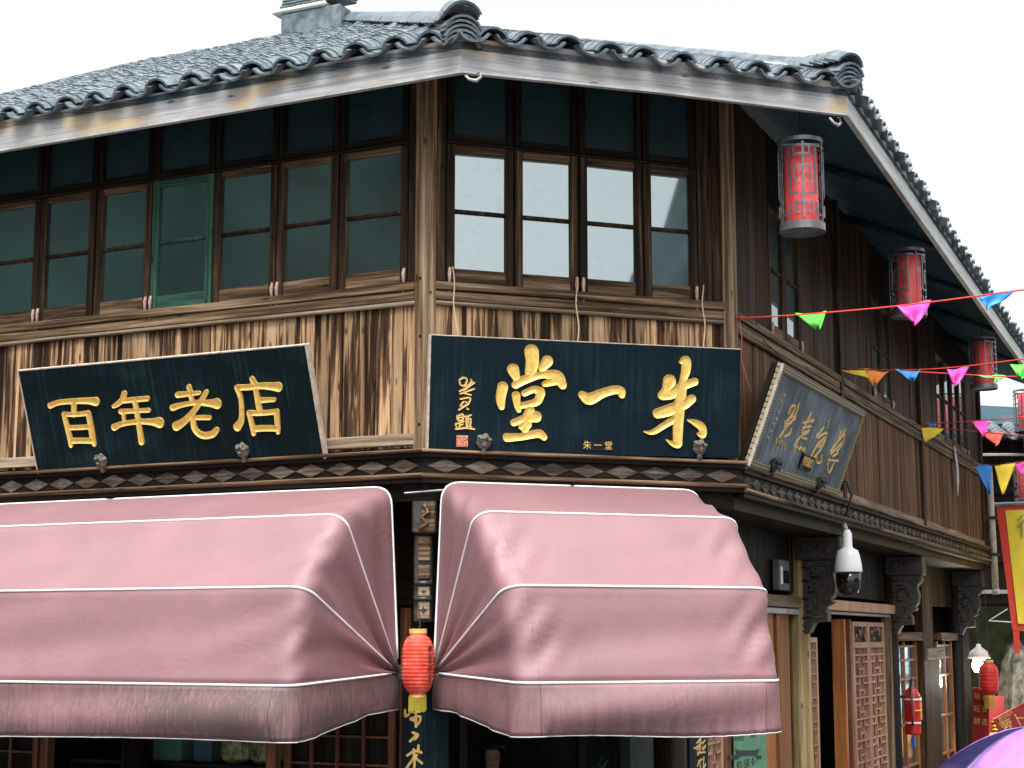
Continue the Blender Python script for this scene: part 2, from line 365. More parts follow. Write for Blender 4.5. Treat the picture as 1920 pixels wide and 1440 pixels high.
# --- sill assembly: pale round strip, beam, sill
def sill(fr, x0, x1, dz=0):
    p = MB().tube([(0,0,0),(x1-x0,0,0)], .017, 8); part('sill_bead', p, M['railpale'], H, fr, (x0, -.02, 4.645+dz), smooth=True)
    horiz('sill_beam', fr, x0, x1, 4.662+dz, 4.73+dz, -.03, .05, M['rail'])
    horiz('sill_beam', fr, x0, x1, 4.734+dz, 4.792+dz, -.045, .05, M['rail'])
sill(FA, XA0, -.065); sill(FB, .065, WB-.06)
for a, b_ in ((.07, 3.35), (3.49, 7.35), (7.49, 11.9)): sill(FC, a, b_, -.045)
# --- base rail over the ledge
for fr, a, b_ in ((FA, XA0, -.065), (FB, .065, WB-.065)):
    horiz('base_rail', fr, a, b_, 3.675, 3.755, -.022, .02, M['railpale'])
for a, b_ in ((.07, 3.35), (3.49, 7.35), (7.49, 11.9)): horiz('base_rail', FC, a, b_, 3.62, 3.70, -.03, .02, M['railpale'])
# --- corner and wall posts
def cornerpost(fr0, fr1, x_at, z0, z1, wd=.062, proud=.035):
    o_ = fr1.o; a = np.array(fr0.ex); b = np.array(fr1.ex)
    na, nb = -fr0.ey, -fr1.ey
    bis = (na+nb); k = proud*2/(bis @ bis)
    pts = [(-a*wd), (-a*wd+na*proud), bis*k, (b*wd+nb*proud), (b*wd), (-na-nb)*.03]
    return part('corner_post', MB().prism([(p[0], p[1]) for p in pts], 0, z1-z0), M['post'], H, None, (o_[0], o_[1], z0))
cornerpost(FA, FB, 0, 3.63, 6.5); cornerpost(FB, FC, 0, 3.63, 6.5, .07)
for u in CPOST: vert('wall_post', FC, u-.055, u+.055, 3.6, 6.4, -.04, .04, M['frame'])
vert('wall_post', FB, 2.05, 2.16, 4.80, 6.4, -.012, .03, M['frame']); vert('wall_post', FB, 2.162, WB-.072, 4.80, 6.4, -.02, .03, M['frame'])
vert('wall_post', FB, .064, .135, 4.80, 6.4, -.018, .03, M['frame']); vert('wall_post', FA, -.128, -.064, 4.80, 6.4, -.018, .03, M['frame'])
for fr, dx, zz in ((FA, -.022, 4.80), (FB, .026, 4.70), (FA, -.018, 4.40), (FB, .018, 4.40), (FA, -.02, 3.80)):   # empty mortices in the corner post
    part('mortice', MB().box(dx-.008, dx+.008, -.0375, -.034, zz, zz+.018), M['black'], H, fr)
# --- windows
def sash(fr, x0, x1, mat, ztop=5.775, z0=4.795, peg=None, glassm='glass', stile=.058, dy=0.):
    wd = x1-x0; h = ztop-z0; mb = MB()
    mb.cbox(0, stile, 0, .04, 0, h, .004); mb.cbox(wd-stile, wd, 0, .04, 0, h, .004)
    mb.cbox(stile, wd-stile, .003, .037, 0, .10, .004, 1); mb.cbox(stile, wd-stile, .003, .037, h-.05, h, .004, 1)
    mx = M['greenpaintX'] if mat is M['greenpaint'] else M['frameX']
    s = part('window_sash', mb, [mat, mx], H, fr, (x0, -.012+dy+random.uniform(-.003, .003), z0))
    zm = 5.30-z0
    part('muntin', MB().tube([(stile-.004, .018, zm), (wd-stile+.004, .018, zm)], .016, 8), mat, s, smooth=True)
    for a, b_ in ((.10, zm-.012), (zm+.012, h-.05)):
        g = part('pane', MB().box(0, wd-2*stile+.004, 0, .004, 0, b_-a+.004), M[glassm], s, None, (stile-.002, .024, a-.002))
        g.rotation_euler = (R(random.uniform(-.25, .25)), 0, R(random.uniform(-.25, .25)))
    if peg is not None:
        px = .012 if peg < 0 else wd-.024
        pm = MB(); pm.tube([(px+.006, -.012, -.03), (px+.004, -.016, .06), (px+.008, -.012, .10)], [.008, .014, .010], 7); pm.tube([(px+.006, -.012, -.075), (px+.002, -.02, -.05), (px+.006, -.014, -.028)], .006, 6)
        part('latch_peg', pm, M['peg'], s, smooth=True)
    return s
def transom(fr, x0, x1, mat, z0=5.80, z1=6.35):
    wd = x1-x0; mb = MB(); st = .05; h = z1-z0
    mb.cbox(0, st, 0, .04, 0, h); mb.cbox(wd-st, wd, 0, .04, 0, h); mb.cbox(st, wd-st, .003, .037, 0, .05, .004, 1); mb.cbox(st, wd-st, .003, .037, h-.05, h, .004, 1)
    s = part('transom_window', mb, [mat, M['darkX']], H, fr, (x0, -.008, z0))
    part('pane', MB().box(0, wd-2*st+.004, 0, .004, 0, h-.096), M['glasstop'], s, None, (st-.002, .024, .048))
Aedges = [-5.65, -5.08, -4.52, -3.965, -3.41, -2.865, -2.335, -1.775, -1.215, -.70, -.135]
for i in range(len(Aedges)-1):
    a, b_ = Aedges[i]+.006, Aedges[i+1]-.006
    green = i == 6
    sash(FA, a, b_, M['greenpaint'] if green else M['frame'], peg=(1 if i % 2 == 1 else -1) if i != 9 else 1, dy=.004*(i % 2))
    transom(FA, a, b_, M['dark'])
Bedges = [.14, .638, 1.122, 1.618, 2.048]
for i in range(4):
    a, b_ = Bedges[i]+.006, Bedges[i+1]-.006
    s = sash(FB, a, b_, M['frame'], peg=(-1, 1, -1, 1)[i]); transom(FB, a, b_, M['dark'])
for grp in ((1.08, 1.56, 2.07), (4.95, 5.42, 5.9), (8.62, 9.2, 9.78, 10.36, 10.94)):
    for a, b_ in zip(grp[:-1], grp[1:]):
        sash(FC, a+.005, b_-.005, M['frame'], z0=4.75, ztop=5.80, peg=(-1 if a == grp[0] else 1 if b_ == grp[-1] else None), dy=.01)
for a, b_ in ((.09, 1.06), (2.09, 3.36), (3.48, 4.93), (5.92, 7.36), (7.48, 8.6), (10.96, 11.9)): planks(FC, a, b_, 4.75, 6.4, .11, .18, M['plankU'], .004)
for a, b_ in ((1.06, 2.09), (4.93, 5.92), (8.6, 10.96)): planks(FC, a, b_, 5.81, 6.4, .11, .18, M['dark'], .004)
for fr, a, b_ in ((FA, XA0, -.13), (FB, .135, 2.05)): horiz('head_rail', fr, a, b_, 5.778, 5.798, -.02, .03, M['darkX'])

# --- ledge, frieze with diamond tiles, lower moulding
def mitre(fr, x0, x1, z0, z1, out, mat, name, l=0, r=0, yin=.05, round_=False):   # l, r: mitre slope of the ends (dx per unit out)
    prof = [(out, z0), (out, z1), (-yin, z1), (-yin, z0)]
    if round_:
        zc, rr = (z0+z1)/2, (z1-z0)/2; prof = [(out-rr+rr*math.cos(t), zc+rr*math.sin(t)) for t in [R(-90+22.5*i) for i in range(9)]]+[(-yin, z1), (-yin, z0)]
    n = len(prof); vs = []
    for e, sl in ((x0, l), (x1, r)):
        for o_, z in prof: vs.append((e-x0+sl*o_, -o_, z-z0))
    fs = [tuple(range(n)), tuple(range(n, 2*n))[::-1]]+[(i, n+i, n+(i+1) % n, (i+1) % n) for i in range(n)]
    return part(name, MB().add(vs, fs), mat, H, fr, (x0, 0, z0))
tA, tC = math.tan(R(22.75)), math.tan(R(23.25))
for fr, a, b_, l, r in ((FA, XA0, 0, 0, tA), (FB, 0, WB, -tA, tC), (FC, 0, CEND, -tC, 0)):
    dz = -.03 if fr is FC else 0
    mitre(fr, a, b_, 3.613+dz, 3.637+dz, .125, M['rail'], 'ledge', l, r, round_=True)
    mitre(fr, a, b_, 3.585+dz, 3.611+dz, .095, M['darkX'], 'ledge_moulding', l, r)
    mitre(fr, a, b_, 3.478+dz, 3.583+dz, .06, M['darkX'], 'frieze_board', l, r)
    mitre(fr, a, b_, 3.445+dz, 3.476+dz, .115, M['rail'], 'ledge', l, r, round_=True)
    mitre(fr, a, b_, 3.415+dz, 3.443+dz, .085, M['darkX'], 'ledge_moulding', l, r)
    n = int((b_-a)/.236)
    st = (b_-a)/n; hw, hh = st*.485, .047
    for i in range(n):
        x = a+(i+.5)*st; k = random.uniform(.006, .012)
        part('diamond_tile', MB().add([(-hw,0,0),(0,0,-hh),(hw,0,0),(0,0,hh),(0,-k,0),(-hw,.012,0),(0,.012,-hh),(hw,.012,0),(0,.012,hh)],
             [(0,1,4),(1,2,4),(2,3,4),(3,0,4),(0,5,6,1),(1,6,7,2),(2,7,8,3),(3,8,5,0)]), M['diamond'], H, fr, (x, -.064-.004, 3.53+dz), (0, R(random.uniform(-1.2, 1.2)), 0))
# --- upper floor slab (ceiling of the ground floor) 
fl = [FA.P(XA0, 0, 0), FA.P(0, 0, 0), FB.P(WB, 0, 0), FC.P(CEND, 0, 0), FC.P(CEND, 5, 0), FA.P(XA0, 5.5, 0)]
part('floor_slab', MB().prism([(p[0], p[1]) for p in fl], 3.30, 3.412), M['darkX'], H)

# ================================================================ roof
def plan(px, py, fr, off):
    x, z = fr.at(px, py, off); return fr.P(x, -off, z)
E1 = plan(865, 133, FB, .9); E2 = plan(1588, 206, FB, .9)
ZE = 5.985
p1, p2 = E1[:2], E2[:2]
dA_ = -FA.ex[:2]; dC_ = FC.ex[:2]
tA_, tB_, tC_ = math.tan(R(26)), math.tan(R(21)), math.tan(R(24))
DA = 4.3; HR = DA*tA_; DB = HR/tB_; DC = HR/tC_
eb = (p2-p1)/np.linalg.norm(p2-p1); mA = FA.ey[:2]; mB = np.array([-eb[1], eb[0]]); mC = FC.ey[:2]
def hip(m1, d1, m2, d2): return np.linalg.solve(np.array([m1, m2]), np.array([d1, d2]))
H1 = p1+hip(mA, DA, mB, DB); H2 = p2+hip(mB, DB, mC, DC)
LA, LC = 7.5, 12.4
droop = .034                                     # the long side eave sinks towards its far end
def roofz(side, q):
    if side == 'A': return tA_*float((q-p1) @ mA)
    if side == 'B': return tB_*float((q-p1) @ mB)
    return tC_*float((q-p2) @ mC)-droop*max(0, float((q-p2) @ dC_))
DECK = ZE+.19
RF = part('roof', MB(), M['soffit'], H)
me = bpy.data.meshes.new('roof')
def v3(q, side, dz=0): return (float(q[0]), float(q[1]), DECK+roofz(side, q)+dz)
polys = {'A': [p1+dA_*LA, p1, H1, p1+dA_*LA+mA*DA], 'B': [p1, p2, H2, H1], 'C': [p2, p2+dC_*LC, p2+dC_*LC+mC*DC, H2]}
mbr = MB()
for sd, P in polys.items():
    top = [v3(q, sd) for q in P]; bot = [(a, b_, c-.05) for a, b_, c in top]
    mbr.add(top+bot, [(0,1,2,3), (7,6,5,4), (0,4,5,1), (2,6,7,3)])
# rear slopes so the loft is closed
back = [p1+dA_*LA+mA*DA, H1, H2, p2+dC_*LC+mC*DC]
bz = [v3(back[0], 'A'), v3(H1, 'A'), v3(H2, 'B'), v3(back[3], 'C')]
bb = [(x+mA[0]*3.2 if i < 2 else x+mC[0]*2.5, y+(mA[1]*3.2 if i < 2 else mC[1]*2.5), z-1.4) for i, (x, y, z) in enumerate(bz)]
mbr.add(bz+bb, [(0,1,5,4), (1,2,6,5), (2,3,7,6)])
RF.data = mbr.mesh('roof', M['soffit'])
# rafters under the eaves
def rafters(side, o_, d, m, L, t, step, dl):
    k = .35
    while k < L:
        q = o_+d*k; e = q+m*(.95)
        a = np.array([*q, DECK+roofz(side, q)-.10]); b_ = np.array([*e, DECK+roofz(side, e)-.10])
        part('rafter', MB().tube([tuple(a-a), tuple(b_-a)], .035, 8), M['soffit'], RF, None, tuple(a), smooth=True)
        k += step
rafters('A', p1+mA*.06, dA_, mA, 5.6, tA_, 1.12, 0); rafters('B', p1+mB*.06, eb, mB, float(np.linalg.norm(p2-p1)), tB_, 1.12, 0); rafters('C', p2+mC*.06, dC_, mC, 11.8, tC_, 1.95, 0)
# fascia boards with a pale strip along the foot
def fascia(side, q0, q1, m, z0a, z0b, h=.215):
    q0 = np.array(q0); q1 = np.array(q1); L = float(np.linalg.norm(q1-q0)); d = (q1-q0)/L; ang = math.degrees(math.atan2(d[1], d[0]))
    fr = Frame((*q0, 0), ang); sl = (z0b-z0a)/L
    nseg = max(2, int(L/1.1)); P = []
    sag = lambda s: -.012*math.sin(math.pi*s)*(1 if side != 'B' else -1.2)
    def beam(name, y0, y1, dz0, dz1, mat):
        mb = MB(); vs = []
        for i in range(nseg+1):
            s = i/nseg; x = L*s; zz = sl*x+sag(s)
            vs += [(x, y0, zz+dz0), (x, y1, zz+dz0), (x, y1, zz+dz1), (x, y0, zz+dz1)]
        fs = [(0,1,2,3), tuple(nseg*4+k for k in (3,2,1,0))]
        for i in range(nseg):
            for k in range(4): fs.append((i*4+k, (i+1)*4+k, (i+1)*4+(k+1) % 4, i*4+(k+1) % 4))
        part(name, mb.add(vs, fs), mat, H, fr, (0, 0, z0a))
    beam('fascia_board', 0, .028, .0, h, M['greywood'] if side != 'C' else M['palefascia']); beam('fascia_strip', -.006, .035, -.020, -.003, M['strip'])
fascia('A', p1+dA_*LA, p1, mA, ZE, ZE); fascia('B', p1, p2, mB, ZE, ZE+.02); fascia('C', p2, p2+dC_*LC, mC, ZE+.02, ZE+.02-droop*LC)
for q, a in ((p1, 0.), (p2-eb*.16, .6)):            # curled hooks at the eave corners
    part('eave_hook', MB().tube([(.0,0,0),(.03,-.01,-.035),(.075,-.01,-.045),(.105,-.005,-.02),(.10,0,.012),(.08,0,.018)], [.008,.010,.013,.010,.007,.006], 7), M['strip'], H, None, (float(q[0])+.02, float(q[1])+.02, ZE-.025), (0, 0, a), smooth=True)
# --- roof tiles
def arc_tile(r, half, th, L, up, name):
    mb = MB(); n = 7; vs = []
    for y in (0, L):
        for rr in (r, r-th):
            for i in range(n+1):
                a = -half+2*half*i/n; s = 1 if up else -1
                vs.append((rr*math.sin(a), y, s*(rr*math.cos(a)-r)))
    k = n+1; fs = []
    for i in range(n):
        fs += [(i, i+1, 2*k+i+1, 2*k+i), (k+i+1, k+i, 3*k+i, 3*k+i+1), (i+1, i, k+i, k+i+1)]
    fs += [(0, 2*k, 3*k, k), (n, k+n, 3*k+n, 2*k+n)]
    mb.add(vs, fs); return mb
T_COV = arc_tile(.115, R(64), .015, .20, True, 'tile'); T_PAN = arc_tile(.125, R(58), .015, .22, False, 'tile')
me_cov, me_pan = T_COV.mesh('roof_tile', M['tile']), T_PAN.mesh('roof_tile', M['tile'])
stuff = {'A': MB(), 'B': MB(), 'C': MB()}
SP, EX = .272, .066
cnt = 0
def inside(sd, q):
    if sd == 'A': return roofz('A', q) <= roofz('B', q)+.02 and (q-p1) @ mA < DA
    if sd == 'B': return roofz('B', q) <= roofz('A', q)+.02 and roofz('B', q) <= tC_*float((q-p2) @ mC)+.02 and (q-p1) @ mB < DB
    return tC_*float((q-p2) @ mC) <= roofz('B', q)+.02 and (q-p2) @ mC < DC
for sd, o_, d, m, L, tt, nrow in (('A', p1, -dA_, mA, LA, tA_, 2), ('B', p1, eb, mB, float(np.linalg.norm(p2-p1)), tB_, 4), ('C', p2, dC_, mC, LC, tC_, 1)):
    sl = math.atan(tt); ang = math.atan2(d[1], d[0])
    base = p1+dA_*LA if sd == 'A' else o_
    ncol = int(L/SP); off0 = (L-ncol*SP)/2
    for c in range(ncol+1):
        rowlen = random.uniform(-.02, .02); drp = random.uniform(-.008, .008); xj = random.uniform(-.012, .012)
        for r in range(int(6.1/EX)):
            s = -.075+r*EX+rowlen
            for kind in (0, 1):
                x = off0+c*SP+(SP/2 if kind == 0 else 0)+xj+random.uniform(-.006, .006)
                if kind == 0 and c == ncol: continue
                q = base+d*x+m*s*math.cos(sl)
                if r > 0 and not inside(sd, q): continue
                if r == 0 and not (-.02 <= x <= L+.02): continue
                if kind == 1 and r % 2 and r > 3: continue
                z = DECK+roofz(sd, q)+(.128 if kind == 0 else .008)+drp+random.uniform(-.004, .004)
                rot = Matrix.Translation((*q, z)) @ Matrix.Rotation(ang, 4, 'Z') @ Matrix.Rotation(sl-.085+random.uniform(-.02,.02), 4, 'X') @ Matrix.Rotation(random.uniform(-.03,.03), 4, 'Y') @ Matrix.Rotation(random.uniform(-.03,.03), 4, 'Z')
                if r < nrow and cnt < 298 and x > (0 if sd != 'A' else 2.4):
                    t = link('roof_tile', me_cov if kind == 0 else me_pan, RF); t.matrix_basis = rot; cnt += 1
                else:
                    src = T_COV if kind == 0 else T_PAN
                    if sd == 'A' and x < 1.2 : continue
                    stuff[sd].add([tuple(rot @ Vector(v)) for v in src.v], src.f)
for sd, mb in stuff.items(): tag(part('roof_tile_field', mb, M['tile'], RF), kind='stuff')
# --- hip ridges: rows of bedded tiles, stacked up at the lower end
T_RDG = arc_tile(.135, R(66), .016, .15, True, 'ridge_tile'); me_rdg = T_RDG.mesh('ridge_tile', M['tile'])
def hipridge(a, b_, za, zb, name='hip_ridge', rise=.07):
    a = np.array([*a, za]); b_ = np.array([*b_, zb]); d = b_-a; L = float(np.linalg.norm(d)); d /= L
    ang = math.atan2(d[1], d[0])-math.pi/2; sl = math.asin(d[2])
    base = MB(); n3 = Matrix.Translation(a) @ Matrix.Rotation(ang, 4, 'Z') @ Matrix.Rotation(sl, 4, 'X')
    base.box(-.075, .075, .06, L, -.03, rise)
    hr = link(name, base.mesh(name, M['tile']), H); hr.matrix_basis = n3
    k = 0; y = -.02
    while y < L:
        t = link('ridge_tile', me_rdg, hr); k += 1
        t.location = (random.uniform(-.006,.006), y, rise+.055+random.uniform(-.004,.004)+.07*max(0, 1-y/.5)**2); t.rotation_euler = (R(4), 0, R(random.uniform(-2,2))); y += .048
    for j in range(5):                            # the stacked end
        t = link('ridge_tile', me_rdg, hr); t.location = (random.uniform(-.004,.004), -.06+.008*j-.010*(j == 4), -.005+.030*j); t.rotation_euler = (R(-6), 0, 0)
hipridge(p1, H1, DECK+.06, DECK+HR+.06); hipridge(p2, H2, DECK+.08, DECK+HR+.05, rise=.05)
# --- ridge end of the roof behind: plaster base with tile courses
q = plan(575, 26, FA, -3.6)
fr_e = Frame((q[0], q[1], 0), -26)
rt = part('ridge_end', MB().cbox(-.24, .46, -.11, .11, -.5, .0, .02), M['tile'], H, fr_e, (0, 0, q[2]+.0))
part('ridge_bed', MB().cbox(-.33, .30, -.13, .13, .001, .05, .015), M['plaster'], rt)
for k in range(8): part('ridge_tile', MB().cbox(-.24-.0*k, .52, -.12, .12, 0, .026, .008), M['tile'], rt, None, (random.uniform(-.01,.01)+.012*k, 0, .055+.030*k))

# ================================================================ carved lettering
def smooth_path(pts, n=5):
    if len(pts) < 3: return [tuple(np.array(pts[0])*(1-t)+np.array(pts[-1])*t) for t in np.linspace(0, 1, n+1)] if len(pts) == 2 else pts
    P = [np.array(p, float) for p in pts]; P = [2*P[0]-P[1]]+P+[2*P[-1]-P[-2]]; out = []
    for i in range(1, len(P)-2):
        for k in range(n):
            t = k/n; a, b, c, d = P[i-1:i+3]
            out.append(tuple(.5*((2*b)+(-a+c)*t+(2*a-5*b+4*c-d)*t*t+(-a+3*b-3*c+d)*t**3)))
    out.append(tuple(P[-2])); return out
def glyph(strokes, res, h=.012, trough=.5):
    """strokes: lists of (x, z, half width) on the board; gives a raised letter with a carved trough"""
    segs = []
    for st in strokes:
        p = smooth_path(st)
        if len(p) == 1: p = [p[0], p[0]]
        segs += [(np.array(a), np.array(b)) for a, b in zip(p[:-1], p[1:])]
    al = np.array([q for sg in segs for q in sg])
    x0, z0 = (al[:, 0]-al[:, 2]).min()-res*2, (al[:, 1]-al[:, 2]).min()-res*2
    nx, nz = int(((al[:, 0]+al[:, 2]).max()+res*2-x0)/res)+1, int(((al[:, 1]+al[:, 2]).max()+res*2-z0)/res)+1
    X, Z = np.meshgrid(x0+np.arange(nx)*res, z0+np.arange(nz)*res); D = np.full(X.shape, -1.)
    for a, b in segs:
        d = b[:2]-a[:2]; L2 = max(1e-12, d @ d); t = np.clip(((X-a[0])*d[0]+(Z-a[1])*d[1])/L2, 0, 1)
        D = np.maximum(D, a[2]+(b[2]-a[2])*t-np.hypot(X-a[0]-d[0]*t, Z-a[1]-d[1]*t))
    mb = MB(); V = {}
    def vid(key, x, z, dd, y=None):
        k = (key, y is not None)
        if k not in V:
            V[k] = len(mb.v); mb.v.append((float(x), float(-(h-min(dd*trough, h*.8)) if y is None else y), float(z)))
        return V[k]
    for j in range(nz-1):
        for i in range(nx-1):
            c = ((i, j), (i+1, j), (i+1, j+1), (i, j+1)); v = [D[b, a] for a, b in c]
            if max(v) <= 0: continue
            poly = []; cut = []
            for k in range(4):
                (a, b), (a2, b2) = c[k], c[(k+1) % 4]; u, u2 = v[k], v[(k+1) % 4]
                if u > 0: poly.append(vid((a, b), X[b, a], Z[b, a], u))
                if (u > 0) != (u2 > 0):
                    t = u/(u-u2); key = tuple(sorted(((a, b), (a2, b2)))); x, z = X[b, a]+(X[b2, a2]-X[b, a])*t, Z[b, a]+(Z[b2, a2]-Z[b, a])*t
                    poly.append(vid(key, x, z, 0)); cut.append((key, x, z, u > 0))
            if len(poly) >= 3: mb.f.append(tuple(poly)); mb.m.append(0)
            if len(cut) == 2:
                (k1, xa, za, o1), (k2, xb, zb, o2) = cut if cut[0][3] else cut[::-1]
                mb.f.append((vid(k1, xa, za, 0), vid(k1, xa, za, 0, .001), vid(k2, xb, zb, 0, .001), vid(k2, xb, zb, 0))); mb.m.append(0)
    return mb
def textmesh(body, size, mat, extrude=.002, name='lettering'):
    cu = bpy.data.curves.new(name, 'FONT'); cu.body = body; cu.size = size; cu.extrude = extrude; cu.align_x = 'CENTER'; cu.align_y = 'CENTER'
    o = bpy.data.objects.new(name, cu); COL.objects.link(o); dg = bpy.context.evaluated_depsgraph_get(); dg.update()
    me = bpy.data.meshes.new_from_object(o.evaluated_get(dg)); bpy.data.objects.remove(o); me.materials.clear(); me.materials.append(mat); me.name = name
    return me
class Board:
    """a signboard leaning out from a wall: local x along it, z up its face, front towards minus y"""
    def __init__(s, name, label, cat, fr, x0, x1, ob, ot, z0, z1, roll=0.):
        s.fr = fr; s.w = x1-x0; s.h = math.hypot(ot-ob, z1-z0); s.tilt = math.atan2(ot-ob, z1-z0)
        s.M = Matrix.Translation(Vector(fr.P(x0, -ob, z0))) @ Matrix.Rotation(fr.ang, 4, 'Z') @ Matrix.Rotation(s.tilt, 4, 'X') @ Matrix.Rotation(-roll, 4, 'Y')
        s.root = tag(link(name, None), label, cat); s.root.matrix_basis = s.M; s.I = s.M.inverted()
        c = s.I @ Vector((0, 0, CAM_Z)); s.c = np.array(c); s.R3 = np.array(s.I.to_3x3())
    def at(s, px, py, y=0.):
        r = s.R3 @ ray(px, py); t = (y-s.c[1])/r[1]; q = s.c+r*t; return q[0], q[2]
    def scale(s, px, py): a = s.at(px, py); b = s.at(px, py+1); return abs(a[1]-b[1])
    def letter(s, strokes, crop, mat, res=.006, h=.012, name='character', trough=.6, wscale=1.):
        ox, oy, k = crop; out = []
        for st in strokes:
            row = []
            for p in st:
                px, py = ox+p[0]/k, oy+p[1]/k; x, z = s.at(px, py); row.append((x, z, (p[2] if len(p) > 2 else 12)/k*s.scale(px, py)*wscale))
            out.append(row)
        return part(name, glyph(out, res, h, trough), mat, s.root, smooth=False)
def knob(root, loc, r=.052, mat='knob'):
    mb = MB(); mb.lathe([(.001, -.035), (r*.75, -.03), (r, 0), (r*.92, .02), (r*.5, .04), (.001, .045)], 14)
    mb.v = [(x, -z if False else -z*.8, y) for x, y, z in mb.v]
    for j in range(4):                             # combed waves over the top
        rr = r*(1.02-.13*j); pts = []
        for i in range(15):
            a = R(15+150*i/14); pts.append(((rr+.006*math.sin(6*a))*math.cos(a), -.012-.010*j, (rr+.007*math.sin(6*a))*math.sin(a)))
        mb.tube(pts, .006, 6)
    mb.tube([(-r*.3, -.046, -r*.2), (0, -.052, -r*.05), (r*.3, -.046, -r*.2), (0, -.05, -r*.45), (-r*.3, -.046, -r*.2)], .006, 6)
    mb.cbox(-.014, .014, -.02, .02, -r-.03, -r*.7, .003)
    return part('bracket_knob', mb, M[mat], root, None, loc, smooth=True)

# --- board on the left wall
SA = Board('shop_sign', 'long black signboard with four gold characters above the longer awning', 'sign', FA, -3.24, -.727, .10, .36, 3.606, 4.346)
part('board', MB().cbox(0, SA.w, 0, .03, 0, SA.h, .004), M['lacqA'], SA.root)
for a in ((0, SA.w, -.003, .034, SA.h, SA.h+.012), (SA.w, SA.w+.022, -.006, .036, -.002, SA.h+.012), (-.012, 0, -.003, .034, 0, SA.h+.012)): part('board_edge', MB().cbox(*a, .003), M['paleedge'], SA.root)
c1, c2 = (80, 690, 8.), (310, 690, 8.)
SA.letter([[(125,560,46),(250,515,40),(480,495,42),(680,490,48),(805,500,68)], [(480,500,46),(480,690,46)], [(330,690,38),(370,850,42),(420,1050,45),(435,1160,34)],
           [(330,690,34),(500,695,34),(690,670,40)], [(695,680,44),(730,850,48),(760,1050,48),(785,1140,36)], [(390,895,37),(730,880,37)], [(430,1090,44),(600,1085,42),(770,1090,44)]], c1, M['gold'])
SA.letter([[(1235,380,46),(1205,470,44),(1130,540,40),(1075,572,30)], [(1210,490,40),(1400,470,40),(1580,455,40)], [(1180,650,40),(1400,640,34),(1600,630,34)], [(1220,660,34),(1230,790,27)],
           [(1085,885,54),(1200,835,40),(1450,800,40),(1650,805,52),(1760,815,82)], [(1390,480,44),(1430,700,44),(1470,950,46),(1492,1105,50)]], c1, M['gold'])
SA.letter([[(365,280,42),(390,400,40),(420,520,38)], [(195,400,46),(350,385,38),(515,370,30)], [(120,590,50),(280,545,38),(480,515,40),(680,525,55),(780,530,82)],
           [(625,355,38),(560,470,42),(440,640,44),(300,790,54),(175,870,70)], [(425,740,44),(440,880,48),(500,970,50),(600,1010,52),(720,985,54),(780,925,45)], [(470,740,36),(670,740,36)]], c2, M['gold'])
SA.letter([[(1310,160,42),(1345,240,48),(1372,290,34)], [(1085,290,44),(1250,285,44),(1450,265,48),(1640,275,62),(1700,280,74)], [(1090,300,44),(1140,450,38),(1155,620,40),(1150,780,50),(1090,880,66)],
           [(1370,340,42),(1400,500,48),(1425,640,48)], [(1440,480,42),(1640,470,34)], [(1265,670,40),(1310,850,42),(1335,980,38)], [(1265,670,42),(1450,672,40),(1680,650,42)],
           [(1680,650,44),(1690,820,44),(1702,960,33)], [(1330,910,46),(1500,900,46),(1700,905,42)]], c2, M['gold'])
for px, py in ((190, 868), (455, 848)): x, z = SA.at(px, py, -.02); knob(SA.root, (x, -.012, z+.01))
# --- main board over the chamfered corner
SB = Board('shop_sign', 'blue black signboard with three large gold calligraphy characters over the corner awning', 'sign', FB, 0.0, 2.294, .10, .19, 3.618, 4.384, R(.9))
part('board', MB().cbox(0, SB.w, 0, .03, 0, SB.h, .004), M['lacqB'], SB.root)
for a in ((0, SB.w, -.002, .034, SB.h, SB.h+.008), (-.014, 0, -.004, .034, 0, SB.h+.006)): part('board_edge', MB().cbox(*a, .003), M['paleedge'], SB.root)
c3, c4 = (840, 640, 6.545), (1070, 650, 6.857)
SB.letter([[(1020,130,92),(1030,250,84),(1010,370,74)], [(1215,245,72),(1150,330,48)], [(795,350,76),(830,440,52)], [(668,560,66),(642,700,60),(650,800,42)],
           [(820,535,48),(950,465,54),(1150,410,44),(1330,430,74),(1400,535,54)], [(1330,475,60),(1180,525,36)], [(830,665,54),(842,770,44),(862,845,32)], [(930,640,38),(1050,590,42),(1125,620,60)],
           [(1130,640,60),(1085,740,48),(900,790,36)], [(890,790,36),(1060,755,45)], [(1000,855,62),(965,950,60),(940,1080,48)], [(800,1000,42),(930,950,48),(1075,925,70)], [(900,1045,44),(965,1020,60)],
           [(720,1180,54),(900,1170,44),(1100,1130,52),(1172,1175,42)]], c3, M['gold'])
SB.letter([[(140,620,50),(235,672,76),(400,600,60),(560,555,56),(640,570,55),(650,618,46)]], c4, M['gold'])
SB.letter([[(1410,200,25),(1475,180,62),(1475,300,64),(1445,420,50),(1415,600,70),(1390,800,74),(1375,1000,70),(1370,1180,64),(1372,1255,50),(1300,1245,34),(1220,1195,7)], [(1265,445,88),(1225,560,62),(1160,630,48)],
           [(1180,630,58),(1300,600,68),(1450,500,58),(1590,450,50)], [(1110,860,64),(1250,820,74),(1450,740,68),(1555,670,54)], [(1330,930,44),(1200,1010,40),(1050,1100,32),(940,1095,9)],
           [(1500,945,12),(1600,980,44),(1680,1040,54),(1690,1130,48),(1635,1125,20)]], c4, M['gold'])
W = lambda *p: [(a, b, 11) for a, b in p]
SB.letter([W((140,470),(190,442),(230,470),(200,540),(150,530),(140,490)), W((140,610),(210,570),(290,490)), W((280,470),(300,512)), W((200,590),(320,505)), W((150,640),(320,580)), W((200,636),(280,655)), W((230,540),(190,600))], c3, M['goldflat'], .003, .006, 'inscription')
